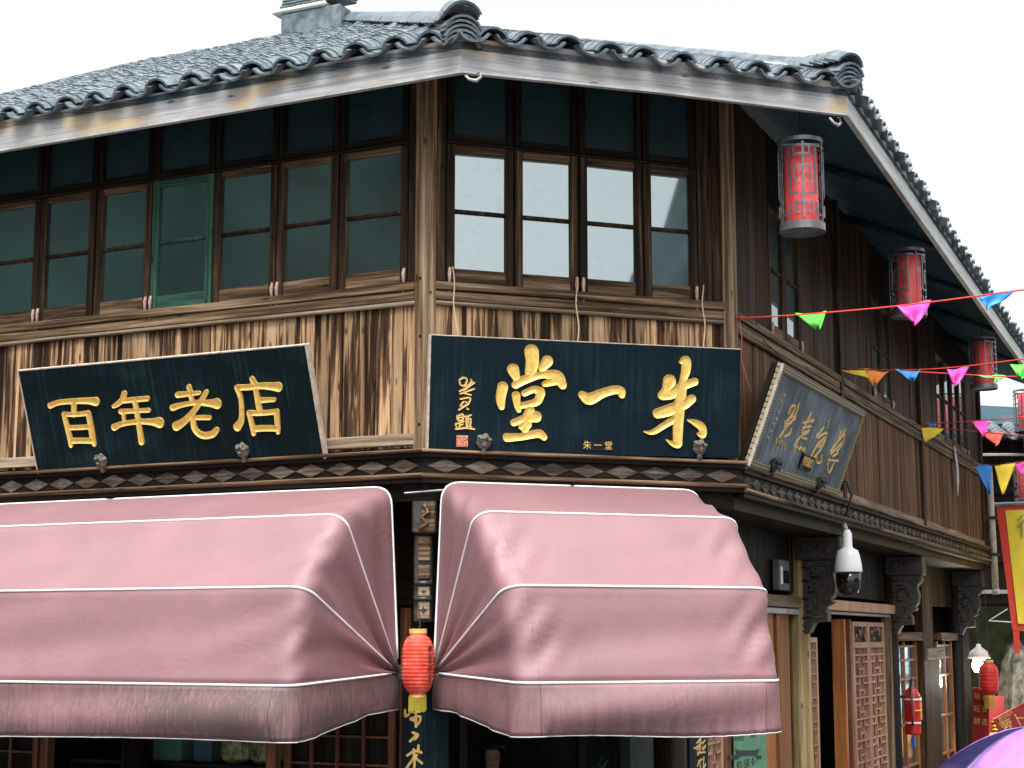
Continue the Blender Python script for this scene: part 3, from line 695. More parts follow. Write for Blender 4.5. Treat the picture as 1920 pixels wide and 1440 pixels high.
SB.letter([W((150,705),(265,690),(250,760),(190,800),(130,840)), W((160,775),(190,740),(240,755),(180,800),(150,790)), W((230,822),(246,832))], c3, M['goldflat'], .003, .006, 'inscription')
SB.letter([W((110,915),(178,893),(180,955),(120,965),(110,920)), W((112,938),(178,925)), W((90,1010),(190,980)), W((140,990),(140,1060)), W((142,1020),(180,1015)), W((92,1030),(120,1060),(200,1058),(320,1075)), W((210,920),(280,903)),
           W((250,910),(222,950),(222,1030)), W((222,955),(275,948),(270,1030)), W((248,970),(225,1050)), W((255,1035),(285,1055)), W((92,1075),(200,1062))], c3, M['goldflat'], .003, .006, 'inscription')
(xa, za), (xb, zb) = SB.at(840+103/6.545, 640+1152/6.545), SB.at(840+243/6.545, 640+1298/6.545)
seal = part('seal_stamp', MB().cbox(xa, xb, -.005, .002, zb, za, .002), colour('vermilion', (.55,.16,.09), .5), SB.root)
Ws = lambda *p: [(a, b, 7) for a, b in p]
SB.letter([Ws((118,1175),(165,1170),(165,1200),(120,1205)), Ws((118,1225),(165,1222)), Ws((130,1230),(130,1285)), Ws((120,1260),(165,1250),(165,1285)), Ws((180,1215),(230,1180)), Ws((185,1240),(230,1235),(228,1285)), Ws((190,1280),(205,1250)), Ws((185,1175),(230,1165))], c3, colour('vermilion_light', (.72,.36,.22), .5), .0025, .009, 'seal_lines', 0.)
(xa, za), (xb, zb) = SB.at(1095, 826), SB.at(1145, 846)
pl = part('name_plate', MB().cbox(xa, xb, -.006, .001, zb, za, .002), M['black'], SB.root)
link('plate_lettering', textmesh('朱 一 堂', .062, M['goldflat']), SB.root, None, ((xa+xb)/2, -.009, (za+zb)/2), (R(90), 0, 0))
for px, py in ((907, 832), (1312, 842)): x, z = SB.at(px, py, -.02); knob(SB.root, (x, -.012, z+.008))
for i, (x0, y0, x1, y1) in enumerate(((848, 500, 856, 640), (1080, 520, 1083, 642), (1317, 535, 1320, 652))):
    a = FB.at(x0, y0, .03); b = FB.at(x1, y1, .15); pts = []
    for k in range(13):
        t = k/12; q = (a[0]+(b[0]-a[0])*t+.008*math.sin(t*9+i), -(.035+.125*t), a[1]+(b[1]-a[1])*t); pts.append(rel(SB.root, FB, *q))
    part('hanging_cord', MB().tube(pts, .005, 6), M['cord'], SB.root)
# --- framed board on the side wall
SC = Board('shop_sign', 'weathered blue signboard in a fretted frame with slanting gold script on the side wall', 'sign', FC, .01, 2.75, .10, .37, 3.612, 4.331)
part('board', MB().cbox(.05, SC.w-.05, 0, .03, .05, SC.h-.05, .003), M['lacqC'], SC.root)
fretm, ft, fb = newmat('fretted_frame', .6, .4)
fv = coords(ft, (1,1,1), False); bt = node(ft, 'ShaderNodeTexBrick'); bt.inputs['Scale'].default_value = 1; bt.inputs['Brick Width'].default_value = .075; bt.inputs['Row Height'].default_value = .022; bt.inputs['Mortar Size'].default_value = .005
bt.inputs['Color1'].default_value = (.06,.05,.03,1); bt.inputs['Color2'].default_value = (.10,.085,.05,1); bt.inputs['Mortar'].default_value = (.36,.31,.20,1)
mpf = ft.nodes.new('ShaderNodeMapping'); mpf.inputs['Rotation'].default_value = (R(90), 0, 0); ft.links.new(fv, mpf.inputs[0]); ft.links.new(mpf.outputs[0], bt.inputs['Vector']); ft.links.new(bt.outputs['Color'], fb.inputs['Base Color'])
for a in ((0, SC.w, -.02, .034, 0, .06), (0, SC.w, -.02, .034, SC.h-.06, SC.h), (SC.w-.06, SC.w, -.018, .032, .06, SC.h-.06), (0, .06, -.018, .032, .06, SC.h-.06)): part('frame_bar', MB().cbox(*a, .004), fretm, SC.root)
part('board_edge', MB().cbox(-.012, -.001, -.022, .004, 0, SC.h, .003), M['paleedge'], SC.root)
part('board_back', MB().cbox(-.010, SC.w, .036, .075, .01, SC.h-.01, .003), M['dark'], SC.root)
c5 = (1395, 670, 5.333); V = lambda *p: [(a, b, 12) for a, b in p]
for ch in ([V((440,560),(470,490),(505,485),(480,560),(430,640),(395,690)), V((545,460),(510,570),(470,640)), V((400,660),(470,590),(510,590)), V((350,800),(420,690),(510,600)), V((400,640),(450,660),(500,600)), V((400,790),(450,760),(470,715)), V((325,815),(316,855)), V((350,840),(348,865)), V((375,840),(375,868)), V((408,870),(400,910))],
           [V((668,550),(620,650),(575,730)), V((585,655),(690,622),(670,650)), V((580,700),(665,685)), V((575,755),(650,725)), V((495,890),(560,790),(640,740)), V((570,800),(622,810)), V((500,950),(520,885),(545,915),(565,895),(580,925),(605,905),(600,940))],
           [V((840,640),(832,700)), V((718,795),(790,700)), V((730,800),(822,752),(800,830),(740,900)), V((660,1000),(720,890),(800,800)), V((690,1010),(760,920),(808,830)), V((722,1000),(722,1045),(760,1045),(772,985))],
           [V((1008,715),(985,765)), V((940,800),(970,735)), V((930,840),(1000,770),(970,880),(920,940)), V((858,945),(930,840),(990,770)), V((862,965),(965,860)), V((885,985),(935,955)), V((838,1020),(938,1032)), V((850,1020),(828,1090),(850,1150),(900,1045))]):
    SC.letter(ch, c5, M['goldflat'], .006, .008)
for i, yy in enumerate((360, 420, 530, 600, 650, 720, 790)): SC.letter([[(400-i*26, yy, 6), (395-i*26, yy+26, 6)], [(390-i*26, yy+8, 5), (408-i*26, yy+16, 5)]], c5, M['goldflat'], .006, .004, 'inscription', 0.)
(xa, za), (xb, zb) = SC.at(1395+555/5.333, 670+1030/5.333), SC.at(1395+640/5.333, 670+1140/5.333)
part('name_plate', MB().cbox(xa, xb, -.02, .001, zb, zb+.12, .002), M['black'], SC.root)
link('plate_lettering', textmesh('尊德旗点', (xb-xa)/4.4, M['goldflat']), SC.root, None, ((xa+xb)/2, -.023, zb+.06), (R(90), 0, 0))
for px, py in ((1452, 872), (1537, 906)): x, z = SC.at(px, py, -.03); knob(SC.root, (x, -.03, z), .06, 'iron')
part('hanging_wire', MB().tube([rel(SC.root, FC, .9, -.30, 4.34), rel(SC.root, FC, .75, -.02, 4.66), rel(SC.root, FC, 1.5, -.28, 4.34)], .004, 5), M['iron'], SC.root)

# ================================================================ awnings
def awning(label, fr, hoops, piv, vald, mirror, seed, open_end=None):
    """hoops: (out, z, xl, xr) from the one against the wall to the front bar; piv: (xl, xr, z, out)"""
    rnd = random.Random(seed); root = thing('awning', label, 'awning', fr, ((piv[0]+piv[1])/2, 0, piv[2]))
    xc, zc = (piv[0]+piv[1])/2, piv[2]
    NS, NR, NF = 12, 6, 46
    rows = []
    for (out, z, xl, xr) in hoops:
        A = np.array([piv[0], -piv[3], piv[2]]); B = np.array([piv[1], -piv[3], piv[2]]); L = np.array([xl, -out, z]); Rr = np.array([xr, -out, z]); k = .10
        pts = []
        sl = A+(L-A)*(1-k); fl_ = L+(Rr-L)*(.13/(xr-xl)); fr_ = Rr+(L-Rr)*(.13/(xr-xl)); sr = B+(Rr-B)*(1-k)
        for i in range(NS): pts.append(A+(sl-A)*i/NS)
        for i in range(NR): t = i/NR; pts.append((1-t)**2*sl+2*t*(1-t)*L+t*t*fl_)
        for i in range(NF): pts.append(fl_+(fr_-fl_)*i/NF)
        for i in range(NR): t = i/NR; pts.append((1-t)**2*fr_+2*t*(1-t)*Rr+t*t*sr)
        for i in range(NS+1): pts.append(sr+(B-sr)*i/NS)
        rows.append(np.array(pts))
    n = len(rows[0]); hemv = []; G = []; ctr = np.array([xc, -piv[3], piv[2]-.2])
    ph = [rnd.uniform(0, 6.28) for _ in range(40)]
    def wr(q, i, s, p):                               # slack and creases in the cloth
        fl = min(1, max(0, (i-NS)/NR)) * min(1, max(0, (n-1-NS-i)/NR)); side = 1-fl
        a = -.016*math.sin(math.pi*s)
        a += side*(.045*mnoise.noise((s*3.2+p*7.1, i*.10, seed*3.3+(50 if i > n/2 else 0)))+.016*abs(mnoise.noise((s*7.5+p*3.7, i*.16, seed+9.1+(50 if i > n/2 else 0)))))*math.sin(math.pi*s)**.6
        a += fl*.004*math.sin(q[0]*5+ph[p+8]+4*s)*math.sin(math.pi*s)
        a += fl*(.009 if p else .002)*math.sin(q[0]*2.1+9*s+ph[p+12])*math.sin(math.pi*s)
        ce = min(abs(i-NS-NR), abs(n-1-NS-NR-i)); a += .020*math.exp(-(ce/5.)**2)*math.sin(s*14+i*.9+ph[p+16])*math.sin(math.pi*s)
        return a
    K = 12
    for p in range(len(rows)-1):
        for j in range(K if p < len(rows)-2 else K+1):
            s = j/K; row = []
            for i in range(n):
                q = rows[p][i]*(1-s)+rows[p+1][i]*s; d = q-ctr; d /= np.linalg.norm(d)+1e-9
                q = q+d*wr(q, i, s, p); row.append(q-np.array([xc, 0, zc])); hemv.append(0.)
            G.append(row)
    canopy = MB().grid(G); mec = canopy.mesh('canopy', M['canvas'], True)
    # valance hanging from the front bar
    front = rows[-1]; G2 = []; hem2 = []; KV = 10
    acc = 0
    for j in range(KV+1):
        s = j/KV; row = []
        for i in range(n):
            q = front[i].copy(); fx = (q[0]-piv[0])/(piv[1]-piv[0]); fl = min(1, max(0, (i-NS*.3)/(NS*.7))) * min(1, max(0, (n-1-NS*.3-i)/(NS*.7)))
            dep = vald[0]*(.72+.28*fl)+vald[1]*math.sin(fx*7+seed)
            nrm = np.array([0, -1., 0]) if NS+NR/2 < i < n-NS-NR/2 else np.array([-1. if i < n/2 else 1., -.2, 0])
            bil = .045*math.sin(math.pi*s)*(.5+.7*math.sin(fx*4.2+seed*1.7+s*2.2))*(1 if NS+NR < i < n-NS-NR else .25)+s*s*.018*math.sin(i*1.9+ph[20])*math.sin(i*.37+ph[21])+.01*s
            q = q+nrm*bil; q[2] -= dep*s; row.append(q-np.array([xc, 0, zc])); hem2.append(1. if seed == 5 else .6)
        G2.append(row)
    val = MB().grid(G2); mev = val.mesh('valance', M['canvas'], True)
    for me, h in ((mec, hemv), (mev, hem2)):
        at = me.attributes.new('hem', 'FLOAT', 'POINT'); at.data.foreach_set('value', h)
    for nm, me in (('canopy', mec), ('valance', mev)):
        ob = link(nm, me, root); md = ob.modifiers.new('thick', 'SOLIDIFY'); md.thickness = .004; md.offset = -1
    for r_ in rows:
        p = [r_[i]-np.array([xc, 0, zc]) for i in range(0, n)]
        p = [q+(q-(ctr-np.array([xc,0,zc])))/np.linalg.norm(q-(ctr-np.array([xc,0,zc])))*.004 for q in p[1:-1]]
        part('piping', MB().tube(p, .0085, 6), M['piping'], root, smooth=True)
    for i in (NS+NR, n-1-NS-NR):
        p = [G[r_][i] for r_ in range(K, len(G))]; p = [q+(q-(ctr-np.array([xc,0,zc])))/np.linalg.norm(q-(ctr-np.array([xc,0,zc])))*.001 for q in p]
        part('seam', MB().tube(p, .0035, 5), M['seam'], root, smooth=True); part('seam', MB().tube([q+np.array([0,-.002,0]) for q in [np.array(G2[r_][i]) for r_ in range(KV+1)]], .0035, 5), M['seam'], root, smooth=True)
    part('hem_piping', MB().tube(G2[-1], .0055, 5), M['piping'], root, smooth=True)
    for xx in (piv[0]+.02, piv[1]-.02):
        part('pivot_bracket', MB().cbox(xx-xc-.02, xx-xc+.02, -piv[3]-.02, .30, -.05, .05, .004), M['steel'], root)
    for i in (NS+NR, n-1-NS-NR):                      # frame bars behind the cloth corners
        part('frame_bar', MB().tube([rows[1][i]-np.array([xc,-.10,zc+.09]), rows[2][i]-np.array([xc,-.10,zc+.07]), rows[3][i]-np.array([xc,-.10,zc+.0])], .012, 6), M['aluminium'], root)
    return root
awning('faded maroon canvas awning over the chamfered corner shopfront', FB, [(.10, 3.415, .10, 1.985), (.80, 3.172, .095, 1.93), (1.21, 2.705, .155, 1.93), (1.35, 2.135, .19, 1.925)], (.055, 1.96, 2.17, .09), (.315, .012), 1, 3)
awning('longer faded maroon canvas awning with dirty streaked valance along the left wall', FA, [(.10, 3.39, -5.0, -.20), (.80, 3.16, -5.0, -.125), (1.21, 2.70, -5.0, -.13), (1.35, 2.118, -5.0, -.12)], (-5.0, -.135, 2.17, .09), (.335, .014), 0, 5)

# ================================================================ ground floor of the house
G = .42                                            # the ground floor stands back under the jetty
FBI = Frame(AB, -3.25)                             # looks straight out of the left corner
def gat(px, py, off=-G): return FC.at(px, py, off)
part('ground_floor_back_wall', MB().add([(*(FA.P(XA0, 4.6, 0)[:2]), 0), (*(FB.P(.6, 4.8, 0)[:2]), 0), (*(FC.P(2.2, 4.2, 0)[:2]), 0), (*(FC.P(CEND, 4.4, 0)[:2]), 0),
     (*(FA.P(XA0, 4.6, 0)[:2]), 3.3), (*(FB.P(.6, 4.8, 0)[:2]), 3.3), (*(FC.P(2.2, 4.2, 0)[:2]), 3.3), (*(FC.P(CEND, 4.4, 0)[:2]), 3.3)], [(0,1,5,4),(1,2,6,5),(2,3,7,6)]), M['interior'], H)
part('end_wall', MB().box(CEND-.04, CEND+.06, .05, 5, 3.3, 6.1), M['dark'], H, FC); part('end_wall', MB().box(CEND-.04, CEND+.06, G+.05, 5, 0, 3.298), M['dark'], H, FC)
part('end_wall', MB().box(XA0-.1, XA0, .05, 5, 0, 6.3), M['dark'], H, FA)
def column(fr, x, y, r, mat, z1=3.3):
    return part('column', MB().lathe([(r*1.35, 0), (r*1.35, .12), (r*1.02, .16), (r, .5), (r*.96, z1)], 16), mat, H, fr, (x, y, 0), smooth=True)
column(FBI, 0, .50, .12, M['dark']); column(FC, -.02, G+.08, .12, M['dark'])
for u in (-2.7, -5.4): column(FA, u, G+.05, .11, M['dark'])
column(FC, 3.40, G, .105, M['postyellow']); column(FC, 7.42, G, .11, M['dark']); column(FC, 11.9, G, .11, M['dark'])
def beamx(fr, x0, x1, z0, z1, y0, y1, mat, name='beam'): return horiz(name, fr, x0, x1, z0, z1, y0, y1, mat)
beamx(FA, XA0, -.25, 2.62, 2.80, G-.03, G+.09, M['darkX'], 'lintel'); beamx(FB, .3, WB-.25, 2.62, 2.80, G-.03, G+.09, M['darkX'], 'lintel')
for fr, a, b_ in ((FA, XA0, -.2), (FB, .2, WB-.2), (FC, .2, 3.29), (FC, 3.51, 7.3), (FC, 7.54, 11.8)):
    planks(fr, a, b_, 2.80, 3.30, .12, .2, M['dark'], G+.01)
# jetty joists under the upper floor
for k in range(10): part('joist', MB().cbox(-.05, .05, .06, G+.05, -.12, -.002, .008), M['dark'], H, FA, (-.5-.5*k, 0, 3.30))
for k in range(4): part('joist', MB().cbox(-.05, .05, .06, G+.05, -.12, -.002, .008), M['dark'], H, FB, (.4+.5*k, 0, 3.30))
# --- carved brackets
def corbel(fr, x, y, w_=.15):
    up = MB().cbox(-w_*.72, w_*.72, -.06, .36, 3.085, 3.298, .012); b = part('carved_bracket', up, M['carved'], H, fr, (x, y, 0))
    prof = [(.36,3.08),(-.02,3.08),(-.04,3.03),(.0,2.985),(.02,2.96),(.0,2.86),(.015,2.78),(.05,2.735),(.03,2.71),(.06,2.69),(.11,2.67),(.09,2.64),(.08,2.61),(.08,2.54),(.20,2.53),(.22,2.50),(.25,2.44),(.36,2.42)]
    n = len(prof); vs = [(sx*w_*.5, a, z) for sx in (-1, 1) for a, z in prof]
    fs = [tuple(range(n)), tuple(range(n, 2*n))[::-1]]+[(i, n+i, n+(i+1) % n, (i+1) % n) for i in range(n)]
    part('carved_arm', MB().add(vs, fs), M['carved'], b)
    rl = MB()                                       # raised fret and scroll work on both cheeks
    for sx in (-1, 1):
        X = sx*w_*.5
        for path in ([(.30,3.02),(.06,3.02),(.06,2.93),(.22,2.93),(.22,2.97),(.12,2.97)], [(.30,2.90),(.12,2.90),(.12,2.80),(.24,2.80),(.24,2.85),(.18,2.85)], [(.30,2.74),(.16,2.74),(.16,2.62),(.26,2.62),(.26,2.68),(.21,2.68)], [(.31,2.57),(.14,2.58)],
                     [(.29+.035*math.cos(t*.9), 2.48+.03*math.sin(t*.9)) for t in range(7)]):
            rl.tube([(X, a, z) for a, z in path], .011, 6)
        for a, z, r_ in ((.10, 3.2, .05), (.24, 3.19, .055)): rl.tube([(sx*w_*.73, a+r_*math.cos(t*.8), z+r_*.7*math.sin(t*.8)) for t in range(9)], .012, 6)
    part('carving', rl, M['carved'], b, smooth=True)
    return b
for u in (3.40, 7.42, 11.9): corbel(FC, u, .06)
b = part('carved_bracket', MB().cbox(-.075, .085, -.03, .30, 3.08, 3.298, .012), M['carved'], H, FBI)
part('carving', MB().tube([(.0, -.035, 3.27), (.04, -.05, 3.22), (-.01, -.04, 3.19), (.03, -.05, 3.15), (-.02, -.04, 3.11)], .014, 8), M['rail'], b, smooth=True)
part('carved_panel', MB().cbox(-.012, .078, -.038, -.029, 3.09, 3.285, .004), M['rail'], b)
b = part('carved_bracket', MB().cbox(-.065, .055, .02, .30, 2.50, 3.078, .01), M['carved'], H, FBI)
for z0, z1, mt in ((2.90, 3.06, 'rail'), (2.78, 2.87, 'rail'), (2.665, 2.735, 'railpale'), (2.52, 2.635, 'railpale')):
    part('carved_panel', MB().cbox(-.035, .045, .0, .019, z0, z1, .006), M[mt], b)
for z in (2.755, 2.65): part('carved_ring', MB().tube([(-.06, .0, z), (.06, .0, z)], .016, 8), M['iron'], b, smooth=True)
for z, k in ((2.70, .018), (2.578, .026)): part('carved_flower', MB().slab([(0.005,z+k),(.005+k*.3,z+k*.3),(.005+k,z),(.005+k*.3,z-k*.3),(.005,z-k),(.005-k*.3,z-k*.3),(.005-k,z),(.005-k*.3,z+k*.3)], -.004, .001), M['iron'], b)
part('rod', MB().tube([(-.125, -.05, 3.345), (.13, -.05, 3.365)], .008, 8), M['steel'], H, FBI)
# --- doors and lattice leaves on the side wall
def lattice_leaf(name, fr, x0, x1, z0, z1, y, mat, top_panel=True, rot=0, two=False):
    wd, h = x1-x0, z1-z0; st = .05; mb = MB()
    mb.cbox(0, st, 0, .04, 0, h); mb.cbox(wd-st, wd, 0, .04, 0, h); mb.cbox(st, wd-st, .002, .038, h-.05, h); mb.cbox(st, wd-st, .002, .038, 0, .5)
    zt = h-.05
    if top_panel: mb.cbox(st, wd-st, .002, .038, h-.27, h-.21); zt = h-.27
    o = part(name, mb, mat, H, fr, (x0, y, z0), None if not rot else (0, 0, rot))
    la = MB(); iw = wd-2*st
    for k in range(1, 6): la.box(st+iw*k/6-.006, st+iw*k/6+.006, .016, .028, .5, zt)
    z = zt-.07; i = 0
    while z > .52:                                  # the fret: full bars, half bars and little steps in turn
        k = i % 6
        if k in (0, 3): la.box(st, wd-st, .006, .018, z-.009, z+.009)
        elif k in (1, 4): la.box(st, st+iw*.36, .006, .018, z-.009, z+.009); la.box(wd-st-iw*.36, wd-st, .006, .018, z-.009, z+.009); la.box(st+iw*.34, st+iw*.36, .006, .018, z, z+.07); la.box(wd-st-iw*.36, wd-st-iw*.34, .006, .018, z, z+.07)
        else: la.box(st+iw*.30, st+iw*.70, .006, .018, z-.009, z+.009); la.box(st+iw*.30, st+iw*.34, .006, .018, z-.05, z); la.box(st+iw*.66, st+iw*.70, .006, .018, z-.05, z)
        z -= .072; i += 1
    part('lattice', la, M['lattice'], o)
    if top_panel:
        cv = MB(); rr = random.Random(int(x0*100))
        for k in range(9):
            cx, cz = st+.03+rr.random()*(iw-.06), h-.20+rr.random()*.13
            cv.tube([(cx+.022*math.cos(t*1.0), .012, cz+.018*math.sin(t*1.0)) for t in range(6)], .007, 5)
        tag(part('carved_panel', cv, M['lattice'], o, smooth=True), kind='stuff'); part('panel_back', MB().box(st, wd-st, .028, .034, h-.21, h-.05), M['dark'], o)
    part('panel_back', MB().box(st, wd-st, .032, .037, .5, zt), M['redbrown'], o)
    return o
def lx(px, py=1250, off=-G): return gat(px, py, off)[0]
lattice_leaf('lattice_door', FC, lx(1506), lx(1534), 0, 2.40, G, M['lattice'], False)
x0, xm, x1 = lx(1598), lx(1627), lx(1657)
lattice_leaf('lattice_door', FC, x0, xm-.004, 0, 2.56, G-.02, M['lattice']); lattice_leaf('lattice_door', FC, xm+.004, x1, 0, 2.56, G-.02, M['lattice'])
part('open_door_leaf', MB().cbox(0, .06, 0, .13, 0, 2.58), M['orange'], H, FC, (lx(1581), G-.02, 0)); part('open_door_leaf', MB().cbox(0, .06, 0, .10, 0, 2.58), M['redbrown'], H, FC, (lx(1592), G-.02, 0))
beamx(FC, 3.52, lx(1662, 1150), 2.655, 2.755, G-.10, G+.05, M['lattice'], 'lintel'); beamx(FC, 3.55, lx(1660, 1150), 2.62, 2.648, G-.06, G+.02, M['strip'], 'door_track')
beamx(FC, .9, 3.28, 2.66, 2.76, G-.06, G+.05, M['railpale'], 'lintel'); beamx(FC, .9, 3.28, 2.60, 2.65, G-.04, G+.02, M['strip'], 'door_track')
vert('door_post', FC, lx(1663), lx(1668), 0, 2.65, G-.05, G+.05, M['post'])
part('inner_wall', MB().box(lx(1536)-.3, lx(1600), 2.2, 2.3, 0, 2.7), M['paleint'], H, FC)
# first bay of the side wall, below the awning
vert('door_post', FC, lx(1459), lx(1481), 0, 2.60, G, G+.06, M['orange']); vert('door_post', FC, lx(1429), lx(1454), 0, 2.60, G+.01, G+.06, M['orange'])
vert('door_post', FC, lx(1355), lx(1367), 0, 2.60, G-.01, G+.06, M['redbrown'])
part('panel_board', MB().box(lx(1366), lx(1430), G+.03, G+.05, 0, 2.6), M['redbrown'], H, FC)
la = lattice_leaf('lattice_door', FC, lx(1322), lx(1356), 0, 2.60, G+.005, M['lattice'], False)
# third bay: glazed frames between dark posts
vert('door_post', FC, lx(1724), lx(1743), 0, 3.28, G-.06, G+.04, M['frame']); vert('door_post', FC, lx(1744), lx(1757), 0, 2.15, G-.03, G+.04, M['frame']); beamx(FC, lx(1727), lx(1759), 2.12, 2.27, G-.09, G+.03, M['railpale'], 'post_cap')
beamx(FC, 7.55, lx(1723), 2.36, 2.46, G-.06, G+.04, M['rail'], 'lintel'); beamx(FC, lx(1759), 11.78, 2.36, 2.46, G-.06, G+.04, M['rail'], 'lintel')
for a, b_ in ((7.56, lx(1722)), (lx(1760), 11.7)):
    mb = MB(); wd = b_-a
    for k in (0, .5, 1): mb.cbox(k*(wd-.06), k*(wd-.06)+.06, 0, .035, 0, 2.35)
    for z in (.9, 1.38, 1.9, 2.12, 2.28): mb.cbox(.061, wd-.061, .004, .03, z, z+.03)
    s = part('glazed_frame', mb, M['orange'], H, FC, (a, G+.01, 0)); part('pane', MB().box(.05, wd-.05, .026, .030, .92, 2.3), M['glassdim'], s)
    part('lower_panel', MB().box(.05, wd-.05, .02, .034, 0, .9), M['dark'], s)
# shopfront of the left wall and of the corner, seen below the awnings
for fr, xs in ((FA, (-4.6, -3.6)), (FA, (-1.35, -.45))):
    o = MB(); wd = xs[1]-xs[0]
    for k in range(5): o.cbox(k*(wd-.05)/4, k*(wd-.05)/4+(.05 if k in (0, 4) else .022), 0, .03, .9, 2.6)
    for k in range(9): o.box(.051, wd-.051, .006, .024, .95+.19*k, .965+.19*k)
    part('lattice_window', o, M['redbrown'], H, fr, (xs[0], G, 0)); part('window_board', MB().box(xs[0], xs[1], G+.035, G+.05, 0, 2.6), M['dark'], H, fr)
for x in (-3.52, -1.45, -.36): vert('door_post', FA, x-.04, x+.04, 0, 2.6, G-.02, G+.06, M['redbrown'])
for x in (.42, 1.30): vert('door_post', FB, x-.03, x+.03, 0, 2.6, G, G+.06, M['dark'])
vert('door_post', FB, 1.93, 1.99, 0, 2.6, G, G+.06, colour('pale_green_frame', (.20,.30,.25), .5))

# ================================================================ things at the shopfront
def strokes_on(root_board, lists, crop, mat, res=.004, h=.004, name='character', hw=9): 
    for st in lists: root_board.letter([[(a, b_, hw) for a, b_ in s] for s in st], crop, mat, res, h, name, 0.)
PQ = Board('couplet_board', 'narrow black couplet board with gold brush characters on the corner column below the red lantern', 'sign board', FBI, -.17, .15, -.30, -.30, .45, 2.16)
part('board', MB().cbox(0, .32, 0, .03, 0, PQ.h, .006), M['lacqA'], PQ.root); c6 = (740, 1170, 5.333)
strokes_on(PQ, [[[(105,860),(108,920),(140,905)], [(150,880),(250,875)], [(160,945),(255,925),(235,1000),(195,965),(160,955)], [(212,880),(215,1025)]], [[(180,1085),(232,1108),(205,1150)], [(212,1118),(155,1172)]],
                [[(238,1215),(236,1260)], [(125,1315),(200,1270),(268,1285)], [(190,1255),(196,1325)], [(120,1440),(190,1340),(222,1310)], [(200,1330),(272,1392)], [(200,1360),(196,1440)]]], c6, M['goldflat'], hw=13)
P2 = Board('couplet_board', 'dark couplet board with yellow brush characters beside the lattice door under the awning corner', 'sign board', FC, .12, .56, -G+.02, -G+.02, .5, 2.3)
part('board', MB().cbox(0, P2.w, 0, .03, 0, P2.h, .006), M['lacqA'], P2.root); c8 = (1270, 1340, 9.143)
strokes_on(P2, [[[(330,490),(400,400),(380,460)], [(280,580),(350,540),(400,470)], [(330,600),(400,540)], [(380,430),(380,620),(340,690)], [(420,500),(470,440)], [(420,590),(480,530),(440,600)], [(340,650),(400,650),(470,640)]],
                [[(340,880),(370,800),(420,760)], [(380,800),(390,914)], [(450,730),(440,914)], [(480,850),(450,914)]]], c8, M['goldflat'], hw=16)
# green poster with a dark memorial gate
x0, x1 = lx(1368, 1400), lx(1429, 1400)
PO = Board('poster', 'green printed poster with a dark tiled gate silhouette beside the orange door posts', 'poster', FC, x0, x1, -G+.035, -G+.035, 1.25, 1.93)
part('sheet', MB().box(0, PO.w, 0, .004, 0, PO.h), colour('poster_green', (.10,.30,.17), .5), PO.root)
ink = colour('poster_ink', (.02,.03,.03), .6)
def pq(x, y): return PO.at(1270+x/9.143, 1340+y/9.143)
part('gate_print', MB().slab([pq(980,580),pq(1050,610),pq(1220,612),pq(1340,608),pq(1405,585),pq(1385,650),pq(1370,690),pq(1010,690),pq(1000,650)][::-1], -.002, .001), ink, PO.root)
for a in ([(900,690),(1080,690),(1040,770),(900,770)], [(1330,700),(1440,700),(1440,760),(1370,770)]): part('gate_print', MB().slab([pq(*p) for p in a][::-1], -.002, .001), ink, PO.root)
part('gate_print', MB().slab([pq(*p) for p in ((1080,690),(1330,690),(1340,720),(1300,705),(1110,705),(1060,740))][::-1], -.003, .001), ink, PO.root)
for t, px, py, sz in (('百年老店', 1030, 385, .085), ('湖笔', 1300, 325, .08), ('安吉 · 白茶 · 朱一', 1190, 845, .075)):
    x, z = pq(px, py); link('poster_lettering', textmesh(t, sz, ink, .0005), PO.root, None, (x, -.003, z), (R(90), 0, 0))
# electric meter box
o = thing('meter_box', 'small grey meter box with a dark window on the beam behind the awning', 'meter box', FC, (lx(1455, 1090), G-.08, 2.80))
part('case', MB().cbox(-.16, .16, 0, .07, 0, .26, .008), M['steel'], o); part('window', MB().cbox(-.06, .12, -.006, .001, .06, .17, .002), M['black'], o); part('label', MB().cbox(-.14, -.08, -.004, .001, .05, .2, .001), M['white'], o)
# dome security camera on the jetty edge
u0 = FC.at(1590, 1050, .10)[0]
o = thing('security_camera', 'white dome security camera with black globe hanging from the jetty edge', 'security camera', FC, (u0, -.10, 2.76))
part('housing', MB().lathe([(.12, .205), (.122, .215), (.118, .27), (.105, .345), (.088, .395), (.05, .415), (.042, .43), (.040, .54), (.025, .575), (.001, .58)], 24), M['white'], o, smooth=True)
part('globe', MB().lathe([(.001, 0), (.045, .006), (.082, .03), (.103, .075), (.11, .12), (.11, .21)], 24), M['black'], o, smooth=True)
part('mount', MB().tube([(0, 0, .56), (0, .03, .64), (0, .10, .66), (0, .16, .655)], .02, 8), M['strip'], o, smooth=True)
part('cable', MB().tube([(0, .04, .66), (-.03, -.02, .75), (.0, -.05, .88), (-.06, -.02, 1.0), (-.12, .06, 1.06)], .012, 7), M['iron'], o, smooth=True)
